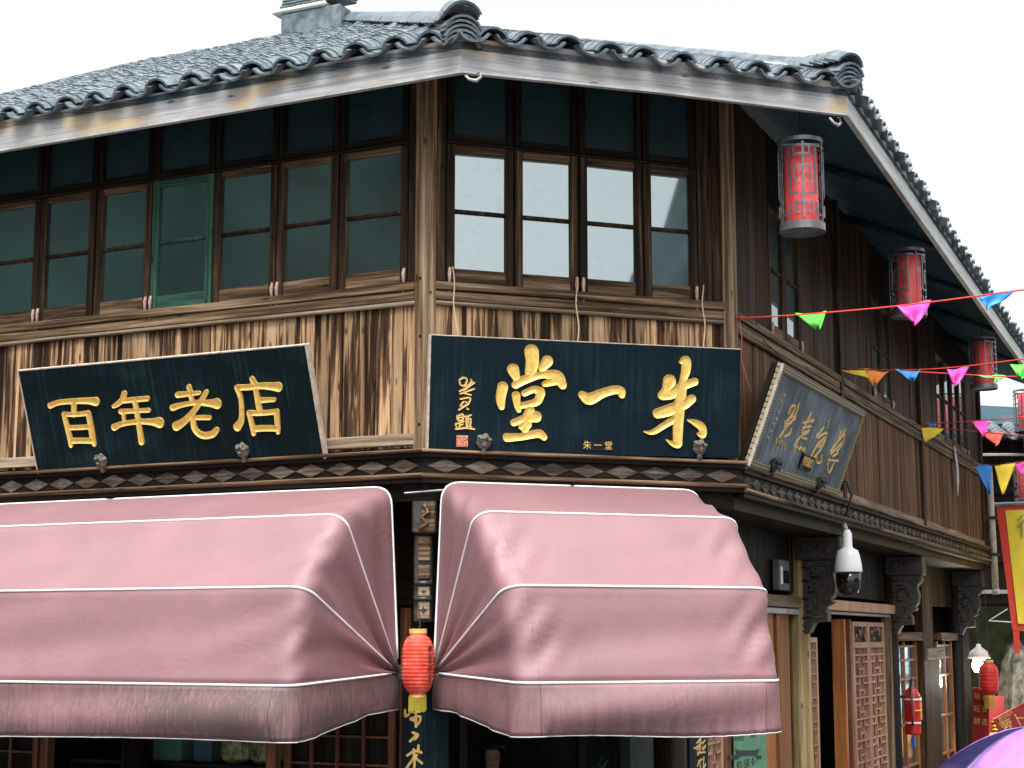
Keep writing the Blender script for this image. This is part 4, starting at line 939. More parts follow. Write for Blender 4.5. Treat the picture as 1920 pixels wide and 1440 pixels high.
# fire extinguisher hung on the glazed frame
ex = FC.at(1711, 1340, -G+.16); o = thing('fire_extinguisher', 'red fire extinguisher with black hose hung on the glazed frame', 'fire extinguisher', FC, (ex[0], G-.16, 1.32))
red = colour('extinguisher_red', (.55,.015,.015), .25); part('cylinder', MB().lathe([(.085, 0), (.09, .02), (.09, .42), (.07, .49), (.03, .52), (.03, .55)], 20), red, o, smooth=True)
part('valve', MB().cbox(-.03, .06, -.02, .02, .55, .60, .006), M['iron'], o); part('handle', MB().cbox(-.02, .11, -.012, .012, .605, .625, .004), M['iron'], o)
part('hose', MB().tube([(-.02, 0, .58), (-.10, -.02, .54), (-.13, -.02, .35), (-.115, -.02, .1)], .013, 7), M['iron'], o, smooth=True)
for z in (.12, .38): part('strap', MB().lathe([(.092, z), (.093, z+.02)], 20, close=False), M['white'], o)
part('cable_tie', MB().tube([(-.16, -.06, .27), (.0, -.1, .265), (.12, -.06, .26)], .008, 6), colour('yellow_tie', (.75,.72,.05), .5), o); part('label', MB().cbox(.0, .085, -.094, -.06, .16, .36, .004), colour('label_orange', (.75,.32,.08), .5), o); part('label', MB().cbox(.01, .08, -.095, -.062, .37, .41, .003), M['white'], o)
part('hanger', MB().cbox(-.02, .02, .05, .17, .40, .43, .004), M['iron'], o)
for k in range(1): part('tag', MB().cbox(-.035, .035, -.02, .02, -.14, -.03, .004), colour('sticker_blue', (.03,.10,.45), .4), o)

# ================================================================ lanterns
def fret_lantern(label, cx, cy, z0, h, r, yaw, grp='fretted metal lanterns under the side eave', ztop=None):
    o = thing('lantern', label, 'lantern', None, (cx, cy, z0), (0, 0, yaw), grp)
    part('shade', MB().lathe([(r*.72, h*.06), (r*.74, h*.08), (r*.74, h*.90), (r*.70, h*.91)], 28), lred, o, smooth=True)
    t = .006
    for a, b_, nm in ((0, .085, 'bottom_rim'), (.955, 1., 'top_rim')): part(nm, MB().lathe([(r, h*a), (r, h*b_), (r-t, h*b_), (r-t, h*a), (r, h*a)], 36, close=False), M['steel'], o, smooth=False)
    part('base_plate', MB().lathe([(.001, h*.03), (r*.98, h*.03), (r*.98, h*.045), (.001, h*.045)], 28), M['steel'], o)
    def bar(mb, t0, t1, za, zb):
        n = max(1, int(abs(t1-t0)/.12)); vs = []
        for i in range(n+1):
            a = t0+(t1-t0)*i/n
            for rr in (r, r-t):
                for zz in (za, zb): vs.append((rr*math.sin(a), -rr*math.cos(a), zz))
        fs = [(0,2,3,1), tuple(4*n+k for k in (0,1,3,2))]
        for i in range(n):
            b = 4*i; fs += [(b, b+1, b+5, b+4), (b+2, b+6, b+7, b+3), (b+1, b+3, b+7, b+5), (b, b+4, b+6, b+2)]
        mb.add(vs, fs)
    H_ = 1130.; zz = lambda y: h*(1.08-(y-110)/H_*1.0)*1.0
    R4 = [(520,550,180,1085),(335,368,250,800),(690,722,250,800),(350,715,785,812),(400,625,318,345),(400,428,240,330),(605,632,240,330),(405,645,468,495),(405,435,480,690),(620,650,480,690),(430,485,672,695),(585,630,672,695),(415,655,892,918),(415,445,900,1030),(630,660,900,1030),(440,495,1012,1035),(590,640,1012,1035),(340,372,905,1040),(225,365,1030,1055),(700,732,905,1060),(710,800,1040,1062),(225,800,210,240)]
    fr_ = MB()
    for k in range(3):
        for x0_, x1_, y0_, y1_ in R4:
            t0, t1 = (x0_-535)/300., (x1_-535)/300.; t0, t1 = t0*1.0, t1*1.0
            za, zb = h*(1-(y1_-110)/1100.), h*(1-(y0_-110)/1100.); bar(fr_, t0+k*2*math.pi/3, t1+k*2*math.pi/3, za, zb)
        for t0 in (1.02,): bar(fr_, t0+k*2*math.pi/3, t0+.05+k*2*math.pi/3, h*.05, h*.97)
    part('fret_cage', fr_, M['steel'], o)
    part('hanger', MB().tube([(0, 0, h*.9), (0, 0, ztop-z0 if ztop else h+.3)], .006, 6), M['iron'], o)
    part('hanger', MB().cbox(-r, r, -.008, .008, h*.955, h*.975, .002), M['steel'], o)
    return o
lred = plain('red_lantern_shade', (.95,.10,.10), .35, .5, var=.08)
def eave_under(x, y): q = np.array([x, y]); return DECK+roofz('C', q)-.06
labs = ('red cylinder lantern in a grey fret cage, under the eave by the house corner', 'red cylinder lantern in a grey fret cage, middle one of three under the side eave', 'red caged cylinder lantern under the side eave, farthest from the house corner')
for i, (px, d, py0, py1) in enumerate(((1500, 11.3, 265, 436), (1700, 14.4, 470, 594), (1841, 18.2, 634, 730))):
    r0, r1 = ray(px, py1), ray(px, py0); cx, cy = r1[0]/r1[1]*d, d; zb, zt = CAM_Z+r0[2]/r0[1]*d, CAM_Z+r1[2]/r1[1]*d
    fret_lantern(labs[i], cx, cy, zb, zt-zb, (.160, .158, .15)[i], R((6, -30, -50)[i])-math.atan2(cx, cy), ztop=eave_under(cx, cy))
def paper_lantern(label, loc, r, h, tassel, top, mat, ribs=17):
    o = thing('paper_lantern', label, 'lantern', None, loc); prof = []
    for i in range(ribs*4+1):
        t = i/(ribs*4); a = t*2-1; env = r*(max(0, 1-abs(a)**3.6))**.5; env = max(env, r*.52)
        prof.append((env-.0045*(1 if i % 4 == 0 else 0.0 if i % 4 == 2 else .4), h*t))
    part('shade', MB().lathe(prof, 28), mat, o, smooth=True)
    part('collar', MB().lathe([(r*.54, h*.985), (r*.55, h*1.06), (r*.49, h*1.06), (r*.49, h*.985)], 20, close=False), M['goldflat'], o); part('collar', MB().lathe([(r*.53, -h*.02), (r*.53, h*.02), (r*.48, h*.02), (r*.48, -h*.02)], 20, close=False), M['goldflat'], o)
    fr_ = MB(); rr = random.Random(3)
    for k in range(22):
        a = k/22*2*math.pi; x, y = r*.5*math.cos(a), r*.5*math.sin(a); fr_.box(x-.0055, x+.0055, y-.002, y+.002, -tassel*rr.uniform(.85, 1.05), -h*.01)
    part('tassel', fr_, colour('tassel_yellow', (.36,.30,.02), .85), o)
    part('hanger', MB().tube([(0, 0, h*1.04), (.012, 0, h*1.12), (0, 0, top-loc[2])], .004, 5), M['iron'], o)
    return o
plm, plt_, plb = newmat('red_paper', .6, .3); 
lv = coords(plt_, (1,1,1), False); ln = noise(plt_, lv, 9, 5, .6); lr = ramp(plt_, [(.35, (.50,.03,.018)), (.58, (.70,.10,.06)), (.75, (.80,.32,.22))], ln); plt_.links.new(lr.outputs[0], plb.inputs['Base Color'])
q = ray(783, 1305); d = 10.72; lz = CAM_Z+q[2]/q[1]*d
pl1 = paper_lantern('ribbed red paper lantern hanging between the two awnings', (q[0]/q[1]*d, d, lz), .105, .40, .10, 2.62, plm)
for k in range(4):                                   # faded brush writing down the right side of the paper
    part('writing', MB().cbox(-.012, .012, -.003, .003, -.026, .026, .002) if k % 2 else MB().cbox(-.016, .016, -.003, .003, -.01, .018, .002), colour('faded_ink', (.16,.02,.015), .7), pl1, None, (.080, -.072, .30-.06*k), (0, 0, R(48)))
q = ray(1855, 1305); d = 23.0
paper_lantern('plain red paper lantern with yellow tassel in front of the neighbouring stall', (q[0]/q[1]*d, d, CAM_Z+q[2]/q[1]*d), .135, .46, .17, 3.06, colour('red_silk', (.62,.02,.015), .5), 9)

# ================================================================ bunting across the lane
cols = dict(g=(.10,.72,.06), p=(.80,.05,.38), b=(.03,.25,.70), y=(.88,.66,.04), r=(.80,.08,.05), o=(.85,.25,.03))
def bunting(label, pts, flags):
    """pts: (px, py, depth) along the cord; flags: (colour, x0, x1, drop px, lean px, depth)"""
    o = thing('bunting', label, 'bunting', None, (0, 0, 0), None, 'strings of bunting across the lane')
    W3 = lambda px, py, d: np.array([ray(px, py)[0]/ray(px, py)[1]*d, d, CAM_Z+ray(px, py)[2]/ray(px, py)[1]*d])
    path = [W3(*p) for p in pts]; base = path[0]; o.location = tuple(base)
    part('cord', MB().tube([p-base for p in smooth_path(path, 6)], .0055, 5), colour('bunting_cord', (.80,.07,.05), .6), o, smooth=True)
    for c, x0, y0, x1, y1, xt, yt, d in flags:
        A, B, T = W3(x0, y0, d), W3(x1, y1, d+.15), W3(xt, yt, d-.05); P = []
        n = 8
        for i in range(n+1):
            s = i/n; row = []
            for j in range(n+1):
                u = j/n; top = A+(B-A)*u; tip = T+(B-A)*(u-.5)*(.12)
                q = top*(1-s)+tip*s+np.array([0, .03*math.sin(u*7+x0)*s+.02*math.sin(s*5+x0), .012*math.sin(u*5+s*4+x0)]); row.append(q-base)
            P.append(row)
        f = part('flag', MB().grid(P), colour('bunting_'+c, cols[c], .6, var=.06), o, smooth=True)
        md = f.modifiers.new('thick', 'SOLIDIFY'); md.thickness = .002
bunting('string of bunting tied to the house corner with a bright green flag', [(1377, 597, 11.75), (1500, 590, 11.2), (1700, 572, 10.6), (1960, 538, 9.8)],
        [('g', 1491, 589, 1551, 583, 1535, 614, 11.2), ('p', 1681, 573, 1746, 566, 1716, 606, 10.6), ('b', 1833, 556, 1900, 547, 1852, 578, 10.2)])
bunting('string of bunting with yellow and orange flags tied beside the blue signboard', [(1571, 692, 14.6), (1690, 694, 13.6), (1800, 688, 12.8), (1960, 668, 11.8)],
        [('y', 1575, 692, 1642, 695, 1632, 712, 14.4), ('o', 1622, 694, 1668, 695, 1640, 722, 14.1), ('b', 1679, 694, 1728, 694, 1712, 712, 13.6), ('p', 1775, 692, 1818, 688, 1790, 722, 13.0), ('g', 1894, 684, 1950, 676, 1915, 708, 12.3)])
bunting('slack string of bunting with a thin light green strip', [(1660, 694, 14.2), (1770, 700, 14.0), (1880, 706, 13.6), (1960, 704, 13.2)], [('g', 1832, 702, 1886, 707, 1866, 712, 13.7)])
bunting('string of bunting with one small blue and one pink flag', [(1708, 797, 18.0), (1790, 792, 17.4), (1860, 787, 16.8), (1960, 778, 16.0)],
        [('b', 1735, 795, 1772, 790, 1748, 800, 17.8), ('p', 1822, 791, 1858, 788, 1845, 818, 17.1)])
bunting('string of bunting with a yellow flag and a coral flag', [(1716, 798, 18.6), (1800, 806, 17.6), (1870, 813, 16.8), (1960, 820, 16.0)], [('y', 1726, 800, 1769, 804, 1735, 828, 18.2), ('r', 1838, 810, 1880, 813, 1868, 834, 17.2)])
bunting('string of bunting with blue and yellow pointed pennants over the yellow banner', [(1812, 873, 21.5), (1860, 872, 20.8), (1900, 868, 20), (1960, 860, 19)],
        [('b', 1827, 873, 1859, 872, 1855, 926, 21), ('y', 1864, 872, 1903, 869, 1880, 926, 20.5), ('p', 1902, 869, 1945, 864, 1916, 888, 20)])
# red tie and pale ribbon
o = thing('red_ribbon', 'red plastic ribbon hanging from the corner post above the calligraphy board', 'ribbon', FC, (.02, -.06, 4.68))
part('strip', MB().grid([[(0, 0, 0), (.02, 0, 0)], [(.012, -.01, -.15), (.03, -.01, -.15)], [(.02, 0, -.30), (.04, 0, -.30)], [(.05, -.05, -.5), (.066, -.05, -.5)], [(.11, -.09, -.62), (.122, -.09, -.63)]]), colour('ribbon_red', (.75,.04,.03), .5), o); part('knot', MB().tube([(-.02, -.01, .005), (.04, -.01, .012)], .012, 6), colour('ribbon_red', (.75,.04,.03), .5), o)
xx, zz_ = FC.at(1790, 838, .05); o = thing('pale_ribbon', 'torn pale grey ribbon hanging below the last side window', 'ribbon', FC, (xx, -.05, zz_))
part('strip', MB().grid([[(-.06, 0, 0), (.05, 0, .02)], [(-.05, -.02, -.25), (.10, -.02, -.22)], [(.0, -.01, -.45), (.12, -.02, -.42)], [(.02, -.01, -.62), (.06, -.01, -.60)]]), colour('ribbon_grey', (.50,.50,.52), .6), o)

# ================================================================ beyond the end of the house
P12 = FC.P(CEND, 0, 0)
o = thing('drainpipe', 'pale downpipe with dark clamps at the far end of the timber house', 'pipe', FC, (CEND-.02, -.13, 0))
part('pipe', MB().tube([(0, 0, 3.05), (0, .02, 4.72)], .045, 10), M['paleedge'], o, smooth=True); part('pipe_mouth', MB().tube([(0, -.005, 2.98), (0, 0, 3.05)], [.052, .047], 10), M['paleedge'], o, smooth=True)
for z in (3.5, 4.0): part('clamp', MB().cbox(-.06, .06, -.06, .13, z, z+.04, .004), M['iron'], o)
# yellow banner on a rod
FN = Frame((*(FC.P(CEND+.25, -.10, 0)[:2]), 0), 0); FN.ex = -FC.ey; FN.ang = math.atan2(FN.ex[1], FN.ex[0]); FN.ey = np.array([-FN.ex[1], FN.ex[0], 0])
bz = CAM_Z+ray(1860, 948)[2]/ray(1860, 948)[1]*22.7; bz0 = CAM_Z+ray(1880, 1180)[2]/ray(1880, 1180)[1]*22.5; bh = bz-bz0
o = thing('hanging_banner', 'yellow cloth banner with red border and tabs hung from a metal rod', 'banner', FN, (0, 0, bz0))
yel, rdb = colour('banner_yellow', (.85,.66,.05), .7, var=.05), colour('banner_red', (.72,.06,.03), .7, var=.06)
def cloth(x0, x1, z0, z1, y, sl=0, bow=0):
    P = []
    for i in range(13):
        s = i/12; P.append([(x0+(x1-x0)*j/16+sl*(1-s), y+.02*math.sin(j*.6+s*3)*(1-s), z0+(z1-z0)*s+bow*math.sin(math.pi*j/16)*(1-s)-(.10*(j/16)*(1-s))) for j in range(17)])
    return MB().grid(P)
part('field', cloth(.17, 1.15, .08, bh-.05, -.012, .10), yel, o, smooth=True); part('border', cloth(.05, 1.27, -.01, bh, 0, .14), rdb, o, smooth=True)
for k in range(8): part('tab', MB().box(.20+.15*k, .28+.15*k, -.006, .0, -.32-.008*k, -.02), rdb, o)
part('rod', MB().tube([(-.05, 0, bh+.03), (1.45, 0, bh+.03)], .035, 10), M['aluminium'], o, smooth=True); part('rod_bracket', MB().tube([(-.05, 0, bh-.25), (.02, 0, bh+.03)], .015, 6), M['iron'], o)
link('lettering', textmesh('徐', .34, colour('faded_grey_ink', (.32,.30,.10), .7), .001), o, None, (.48, -.045, bh-.30), (R(90), 0, 0))
part('lower_stay', MB().tube([(-.12, .02, .12), (.14, 0, .28)], .008, 5), M['white'], o); part('lower_stay', MB().tube([(-.12, .02, .12), (.18, 0, .1)], .008, 5), M['white'], o)
# neighbouring house with its lit stall
d2 = 24.6
def NX(px, d=d2): return (px-960)/FPX*d/math.cos(PITCH)*1.0
def NZ(px, py, d=d2): r = ray(px, py); return CAM_Z+r[2]/r[1]*d
nb = tag(link('neighbour_house', None, None, None, (NX(1835), d2, 0)), 'dark neighbouring house with low tiled roof beyond the yellow banner', 'building')
x0 = 0; x1 = 4.5; ze = NZ(1880, 832)
part('upper_wall', MB().box(-.3, x1, 0, .2, 3.1, ze+.3), M['dark'], nb); part('side_wall', MB().box(-.5, -.3, 0, 4, 0, ze+.3), M['dark'], nb); part('side_wall', MB().box(x1, x1+.2, 0, 4, 0, ze+.3), M['dark'], nb)
part('back_wall', MB().box(-.3, x1, 2.4, 2.5, 0, 3.1), colour('stall_back_wall', (.07,.085,.035), .8, var=.4, scale=5), nb); part('ceiling', MB().box(-.3, x1, .2, 2.4, 2.9, 3.0), M['dark'], nb)
for z in (3.5, 4.0, 4.5): part('wall_beam', MB().cbox(-.3, x1, -.06, .0, z, z+.12), M['darkX'], nb)
rs = part('roof', MB().add([(-.5, -.7, ze), (x1+.4, -.7, ze-.25), (x1+.4, 1.6, ze+.60), (-.5, 1.6, ze+.85)], [(0,1,2,3)]), M['soffit'], nb)
for c in range(18):
    x = -.4+.27*c
    for r_ in range(6):
        t = link('roof_tile', me_cov, rs, None, (x, -.76+.12*r_, ze+.11-.051*(x+.5)+.044*r_)); t.rotation_euler = (R(16), 0, R(random.uniform(-2, 2)))
    t = link('roof_tile', me_pan, rs, None, (x+.135, -.74, ze+.0-.051*(x+.5))); t.rotation_euler = (R(18), 0, 0)
part('fascia_board', MB().cbox(-.5, x1+.4, -.70, -.67, ze-.26, ze-.22), M['greywood'], nb)
# things in the stall
lamp = thing('stall_lamp', 'bright white lamp with enamel shade hanging in the stall beyond the house', 'lamp', None, (NX(1814, 23.6), 23.6, NZ(1814, 1262, 23.6)))
part('bulb', MB().lathe([(.001, 0), (.07, .02), (.105, .10), (.08, .19), (.04, .24), (.001, .25)], 18), plain('lit_bulb', (1,1,.9), .4, emit=(1, .93, .78), estr=14), lamp, smooth=True)
part('shade', MB().lathe([(.16, .20), (.12, .30), (.04, .36), (.03, .40), (.001, .41)], 20), M['white'], lamp, smooth=True); part('cord', MB().tube([(0, 0, .40), (0, 0, .95)], .008, 5), M['iron'], lamp)
lp = bpy.data.lights.new('stall_lamp_light', 'POINT'); lp.energy = 14; lp.shadow_soft_size = .12; lp.color = (1, .9, .72); lpo = bpy.data.objects.new('stall_lamp_light', lp); COL.objects.link(lpo); lpo.parent = lamp; lpo.location = (0, -.05, -.12)
rk = MB(); rr = random.Random(5); prof = [(.30, 0), (.33, .4), (.30, .9), (.24, 1.25), (.14, 1.5), (.02, 1.58)]; rk.lathe(prof, 14); rk.v = [(x*(1+rr.uniform(-.18, .18)), y*(1+rr.uniform(-.18, .18)), z+rr.uniform(-.05, .05)) for x, y, z in rk.v]
o = thing('standing_rock', 'pale craggy standing rock inside the stall beside the red lantern', 'rock', None, (NX(1886, 25.4), 25.4, .75)); part('rock', rk, plain('pale_rock', (.26,.25,.19), .8, var=.4, scale=7, bstr=.8), o, smooth=False); part('plinth', MB().cbox(-.4, .4, -.3, .3, -.75, 0), M['dark'], o)
rs_ = colour('sign_red', (.30,.015,.014), .5)
zc = NZ(1877, 1348, 23.4); o = thing('shop_sign', 'tilted red signboard with gold characters at the stall front behind the umbrella', 'sign', None, (NX(1878, 23.4), 23.4, zc), (0, R(-27), 0))
part('board', MB().cbox(-.30, .30, 0, .03, -.15, .15, .008), rs_, o); link('lettering', textmesh('萝卜头', .19, M['goldflat'], .002), o, None, (.02, -.006, -.03), (R(90), 0, 0)); link('lettering', textmesh('宜兴特产', .06, M['goldflat'], .002), o, None, (-.12, -.006, .10), (R(90), 0, 0)); part('post', MB().tube([(0, .03, 0), (0, .03, -1.3)], .02, 6), M['iron'], o)
o = thing('notice_board', 'dark red notice panel with yellow paper flowers on the stall counter', 'panel', None, (NX(1832, 24.2), 24.2, NZ(1832, 1385, 24.2))); part('panel', MB().cbox(-.22, .2, 0, .03, 0, .6, .01), colour('panel_red', (.25,.02,.02), .6), o)
for k in range(7): part('flower', MB().lathe([(.001, -.03), (.05, 0), (.001, .03)], 7), colour('paper_flower', (.55,.45,.06), .8), o, None, (-.05+.07*random.random()+.02*k, -.05, .06+.05*k*random.random()))
part('post', MB().tube([(0, .03, 0), (0, .03, -NZ(1832, 1385, 24.2))], .02, 6), M['iron'], o)
o = thing('paper_couplet', 'red paper strip printed with gold characters beside the last column', 'couplet', None, (NX(1812, 23.2), 23.2, NZ(1812, 1392, 23.2)), (0, R(3), R(-35)))
hh = NZ(1812, 1290, 23.2)-NZ(1812, 1392, 23.2); part('strip', MB().cbox(-.13, .10, 0, .01, -1.0, hh, .002), rs_, o)
for k in range(6): link('lettering', textmesh('福旺财喜安吉'[k], .10, M['goldflat'], .001), o, None, (-.065 if k < 3 else .045, -.005, hh-.12-.17*(k % 3)), (R(90), 0, 0))
o = thing('light_screen', 'glowing blue white advertising screen with an orange foot at the stall', 'screen', None, (NX(1930, 23.8), 23.8, NZ(1916, 1400, 23.8)))
part('panel', MB().cbox(-.14, .5, 0, .05, .05, 1.55, .01), plain('screen_glow', (.8,.9,1), .3, emit=(.55, .80, 1), estr=1.1), o); part('foot', MB().cbox(-.145, .5, -.012, .06, -.2, .42, .01), plain('screen_foot_glow', (.9,.4,.1), .3, emit=(1, .35, .07), estr=.8), o); part('stand', MB().cbox(0, .4, .0, .05, -1.4, -.21), M['iron'], o)
o = thing('bracket_arm', 'black iron bracket arm in front of the glowing screen', 'bracket', None, (NX(1905, 23.5), 23.5, NZ(1905, 1270, 23.5))); part('arm', MB().tube([(-.05, 0, -.15), (0, 0, .2), (.12, 0, .42)], .035, 7), M['iron'], o); part('lamp_head', MB().lathe([(.001, -.08), (.08, -.05), (.09, .03), (.05, .08), (.001, .09)], 12), M['iron'], o, None, (.08, 0, -.05), smooth=True); part('post', MB().tube([(-.05, 0, -.15), (-.05, 0, -1.8)], .04, 7), M['iron'], o)
r0 = ray(1904, 815); d = 24.0
fret_lantern('red cylinder lantern in a pale fret cage on the roof edge of the neighbouring house', NX(1918, d), d-.3, NZ(1904, 815, d), NZ(1904, 738, d)-NZ(1904, 815, d), .24, R(40), 'fretted lanterns of the neighbouring house', NZ(1904, 738, d)+.1)
fret_lantern('red cylinder lantern in front of the dark wall of the neighbouring house', NX(1915, 23.6), 23.6, NZ(1904, 940, 23.6), .56, .17, R(70), 'fretted lanterns of the neighbouring house', NZ(1904, 940, 23.6)+1.1)

# ================================================================ people
def person(label, loc, yaw, joints, skinc, top, bottom, hair, height=1.66):
    o = thing('person', label, 'person', None, loc, (0, 0, yaw))
    def skinmesh(name, verts, edges, radii, mat, root_i=0, lv=2):
        me = bpy.data.meshes.new(name); me.from_pydata(verts, edges, []); ob = link(name, me, o); me.materials.append(mat)
        ob.modifiers.new('skin', 'SKIN').use_smooth_shade = True
        for i, r_ in enumerate(radii):
            sv = me.skin_vertices[0].data[i]; sv.radius = r_ if hasattr(r_, '__len__') else (r_, r_); sv.use_root = i == root_i
        ob.modifiers.new('sub', 'SUBSURF').levels = lv; ob.modifiers['sub'].render_levels = lv; return ob
    s = height/1.70
    sh, el, wr = joints                                # right and left arm poses: elbow, wrist
    V_ = [(0,0,.96),(0,0,1.12),(0,.01,1.30),(0,.0,1.42),(0,-.01,1.50),(0,-.02,1.57),(0,-.025,1.66),(0,-.02,1.70)]
    E_ = [(0,1),(1,2),(2,3),(3,4),(4,5),(5,6),(6,7)]; Rr = [(.15,.11),(.14,.10),(.16,.11),(.13,.09),(.055,.055),(.062,.07),(.072,.085),(.05,.06)]
    for sx, e, w_ in ((1, el[0], wr[0]), (-1, el[1], wr[1])):
        b = len(V_); V_ += [(sx*.10,0,.88),(sx*.11,-.01,.50),(sx*.11,.02,.09),(sx*.115,-.12,.04)]; E_ += [(0,b),(b,b+1),(b+1,b+2),(b+2,b+3)]; Rr += [.095,.065,.045,(.045,.035)]
        b = len(V_); V_ += [(sx*.19,0,1.40), e, w_]; E_ += [(3,b),(b,b+1),(b+1,b+2)]; Rr += [.058,.042,.03]
        hx, hy, hz = w_; dx, dy, dz = (w_[0]-e[0]), (w_[1]-e[1]), (w_[2]-e[2]); L = math.sqrt(dx*dx+dy*dy+dz*dz); dx, dy, dz = dx/L, dy/L, dz/L
        b2 = len(V_); V_.append((hx+dx*.06, hy+dy*.06, hz+dz*.06)); E_.append((b+2, b2)); Rr.append((.034,.018))
        for k in range(4): V_.append((hx+dx*(.12+.012*(1.5-abs(k-1.5))), hy+dy*.12+(k-1.5)*.018, hz+dz*.12+.01)); E_.append((b2, len(V_)-1)); Rr.append(.009)
        V_.append((hx+dx*.07, hy+dy*.06-.045, hz+dz*.07)); E_.append((b2, len(V_)-1)); Rr.append(.010)
    V_ = [(x*s, y*s, z*s) for x, y, z in V_]
    body = skinmesh('body', V_, E_, Rr, skinc)
    def shell(name, pred, mat, grow):                  # clothing: loops just outside the body
        pass
    tv = [(0,0,.86),(0,0,1.12),(0,.01,1.32),(0,0,1.44)]; te = [(0,1),(1,2),(2,3)]; tr = [(.175,.135),(.16,.12),(.175,.125),(.10,.08)]
    for sx, e in ((1, el[0]), (-1, el[1])): b = len(tv); tv += [(sx*.19,0,1.41), e]; te += [(2,b),(b,b+1)]; tr += [.078,.060]
    skinmesh('shirt', [(x*s,y*s,z*s) for x,y,z in tv], te, tr, top)
    pv = [(0,0,.98)]; pe = []; pr = [(.165,.125)]
    for sx in (1, -1): b = len(pv); pv += [(sx*.10,0,.86),(sx*.11,-.01,.5),(sx*.11,.02,.10)]; pe += [(0,b),(b,b+1),(b+1,b+2)]; pr += [.115,.085,.065]
    skinmesh('trousers', [(x*s,y*s,z*s) for x,y,z in pv], pe, pr, bottom)
    hm = MB(); hm.lathe([(.098, -.02), (.105, .04), (.098, .09), (.07, .125), (.03, .14), (.001, .142)], 18); hm.v = [(x, y*1.12+.022 if y > -.06 else y*.9+.02, (max(z, .062) if y < -.015 else z)-(.08 if y > .02 else 0)*(1 if z < .03 else 0)) for x, y, z in hm.v]
    part('hair', hm, hair, o, None, (0, -.02*s, 1.615*s), smooth=True)
    f = MB()
    for sx in (-1, 1): f.lathe([(.001,-.007),(.012,0),(.001,.007)], 8, (sx*.03*s, -.108*s, 1.615*s))
    part('eyes', f, colour('eye_dark', (.02,.015,.01), .3), o)
    part('nose', MB().add([(-.012,-.10,1.575*s),(.012,-.10,1.575*s),(0,-.135,1.578*s),(0,-.108,1.615*s)], [(0,1,2),(0,2,3),(1,3,2)]), skinc, o); part('mouth', MB().cbox(-.022, .022, -.112, -.095, 1.545*s, 1.553*s, .002), colour('lips', (.35,.12,.10), .5), o)
    return o
skin_ = plain('skin', (.52,.33,.24), .5, var=.05); blackhair = plain('black_hair', (.012,.01,.01), .4)
q = ray(923, 1417); d = 13.8
person('person in dark clothes standing inside the dim corner shop below the awning', (q[0]/q[1]*d, d, CAM_Z+q[2]/q[1]*d-1.585), R(4), (None, ((.26,-.03,1.14), (-.26,-.03,1.14)), ((.24,-.16,.95), (-.24,-.16,.95))), skin_, plain('dark_shirt', (.03,.03,.04), .8), plain('dark_trousers', (.02,.02,.025), .8), blackhair, 1.66)
# umbrella with its bearer just beyond the edge of the frame
d = 8.6; ua = ray(1938, 1362); ux, uz_ = ua[0]/ua[1]*d, CAM_Z+ua[2]/ua[1]*d
o = thing('umbrella', 'open purple and navy umbrella wet with rain in front of the stall', 'umbrella', None, (ux, d, uz_), (0, R(-4), R(8)))
um = [plain('umbrella_purple', (.34,.16,.50), .35, var=.12, scale=14), plain('umbrella_navy', (.018,.014,.07), .35, var=.2, scale=14)]
RU, HU = .52, .20
for k in range(8):
    P = []
    for i in range(9):
        s = i/8; row = []
        for j in range(9):
            a = (k+j/8)*math.pi/4+.36; sag = .10*math.sin(math.pi*j/8)*s; rr_ = RU*s*(1-sag*.55); row.append((rr_*math.cos(a), rr_*math.sin(a), -HU*s**1.9+.012*math.sin(math.pi*j/8)*s-.02*sag))
        P.append(row)
    f = part('canopy_panel', MB().grid(P), um[1] if k in (3, 5, 0) else um[0], o, smooth=True); md = f.modifiers.new('thick', 'SOLIDIFY'); md.thickness = .002
    a = k*math.pi/4+.36; part('rib', MB().tube([(RU*s*math.cos(a), RU*s*math.sin(a), -HU*s**1.9-.006) for s in (0, .25, .5, .75, 1.)], .003, 5), M['steel'], o)
part('shaft', MB().tube([(0, 0, .04), (0, 0, -.72)], .006, 6), M['steel'], o); part('handle', MB().tube([(0, 0, -.70), (0, 0, -.80), (.03, 0, -.83), (.05, 0, -.79)], .012, 7), M['black'], o)
person('person in a dark jacket holding up the purple umbrella in the lane', (ux+.22, d+.03, 0), R(150), (None, ((.25,-.12,1.16), (-.25,0,1.12)), ((.16,-.22,1.22), (-.24,-.10,.92))), skin_, plain('jacket', (.04,.04,.05), .7), plain('grey_trousers', (.05,.05,.06), .8), blackhair, 1.64)

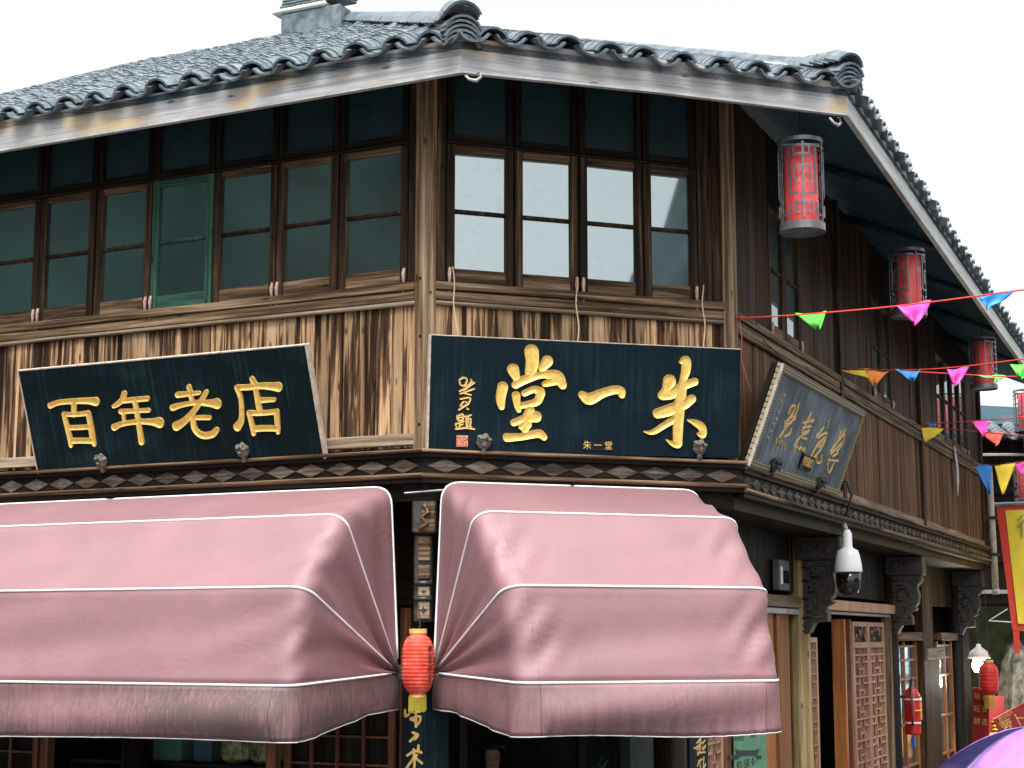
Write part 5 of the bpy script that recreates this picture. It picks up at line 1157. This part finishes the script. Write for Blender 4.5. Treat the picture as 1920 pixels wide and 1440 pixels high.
# ================================================================ goods under the long awning
sh = thing('goods_shelf', 'dark wooden shelf inside the shopfront under the long awning', 'shelf', FA, (-2.5, G+.35, 0))
for z in (.5, 1.0, 1.45): part('shelf_board', MB().cbox(-.95, .95, -.16, .16, z, z+.03), M['darkX'], sh)
for x in (-.93, .93): part('upright', MB().cbox(x-.03, x+.03, -.15, .15, 0, 1.449), M['dark'], sh)
def goods(px, py, w_, h, d_, name, label, cat, mat, kind):
    x, z = FA.at(px, 1440, -G-.30); o = thing(name, label, cat, FA, (x, G+.33, 1.482))
    if kind == 'box': part('carton', MB().cbox(-w_/2, w_/2, -d_/2, d_/2, 0, h, .006), mat, o); part('lid', MB().cbox(-w_/2-.006, w_/2+.006, -d_/2-.006, d_/2+.006, h+.001, h+.03, .004), mat, o)
    else:
        mb = MB(); rr = random.Random(px); mb.lathe([(w_*.36, 0), (w_*.5, .03), (w_*.52, h*.45), (w_*.42, h*.72), (w_*.16, h*.86), (w_*.2, h*.93), (w_*.28, h)], 16); mb.v = [(x_*(1+rr.uniform(-.1, .1)), y_*(1+rr.uniform(-.1, .1))*.8, z_) for x_, y_, z_ in mb.v]
        part('bag', mb, mat, o, smooth=False); part('tie', MB().lathe([(w_*.19, h*.85), (w_*.19, h*.88)], 12, close=False), M['cord'], o)
bagm = plain('clear_bag_of_tea', (.20,.21,.08), .18, .7, var=.5, scale=22, bstr=.6)
goods(440, 1420, .26, .34, .2, 'tea_bag', 'clear plastic bag of green tea on the shelf, nearer the middle lattice window gap', 'bag', bagm, 'bag'); goods(497, 1420, .28, .36, .2, 'tea_bag', 'clear plastic bag of green tea on the shelf beside the red brown post', 'bag', bagm, 'bag')
goods(322, 1405, .26, .34, .2, 'carton', 'green gift carton on the shelf under the long awning', 'carton', colour('carton_green', (.05,.16,.12), .5), 'box'); goods(385, 1420, .16, .30, .15, 'carton', 'dark teal carton on the shelf beside the tea bags', 'carton', colour('carton_teal', (.02,.09,.12), .5), 'box'); goods(255, 1420, .22, .27, .15, 'carton', 'brown carton on the shelf left of the green carton', 'carton', colour('carton_brown', (.06,.045,.03), .6), 'box')
# potted plant inside the corner shop
x, z = FB.at(1108, 1440, -G-.5); o = thing('potted_plant', 'leafy potted plant in the dim corner shop behind the awning', 'plant', FB, (x, G+.5, 1.0))
part('pot', MB().lathe([(.08, 0), (.12, .25), (.13, .26), (.11, .26), (.10, .2)], 16), M['steel'], o); part('stand', MB().cbox(-.18, .18, -.18, .18, -1.0, -.002), M['dark'], o); rr = random.Random(9)
leafm = plain('plant_leaf', (.06,.13,.09), .4, var=.3)
for k in range(16):
    a = rr.uniform(0, 6.28); L = rr.uniform(.28, .46); up_ = rr.uniform(.25, .5); P = []
    for i in range(6):
        s = i/5; c_ = np.array([math.cos(a)*L*s*.6, math.sin(a)*L*s*.6, .22+up_*s-.16*s*s]); sd = np.array([-math.sin(a), math.cos(a), 0])*.03*math.sin(math.pi*(.12+.88*s)); P.append([c_-sd, c_+np.array([0, 0, -.008]), c_+sd])
    part('leaf', MB().grid(P), leafm, o, smooth=True)
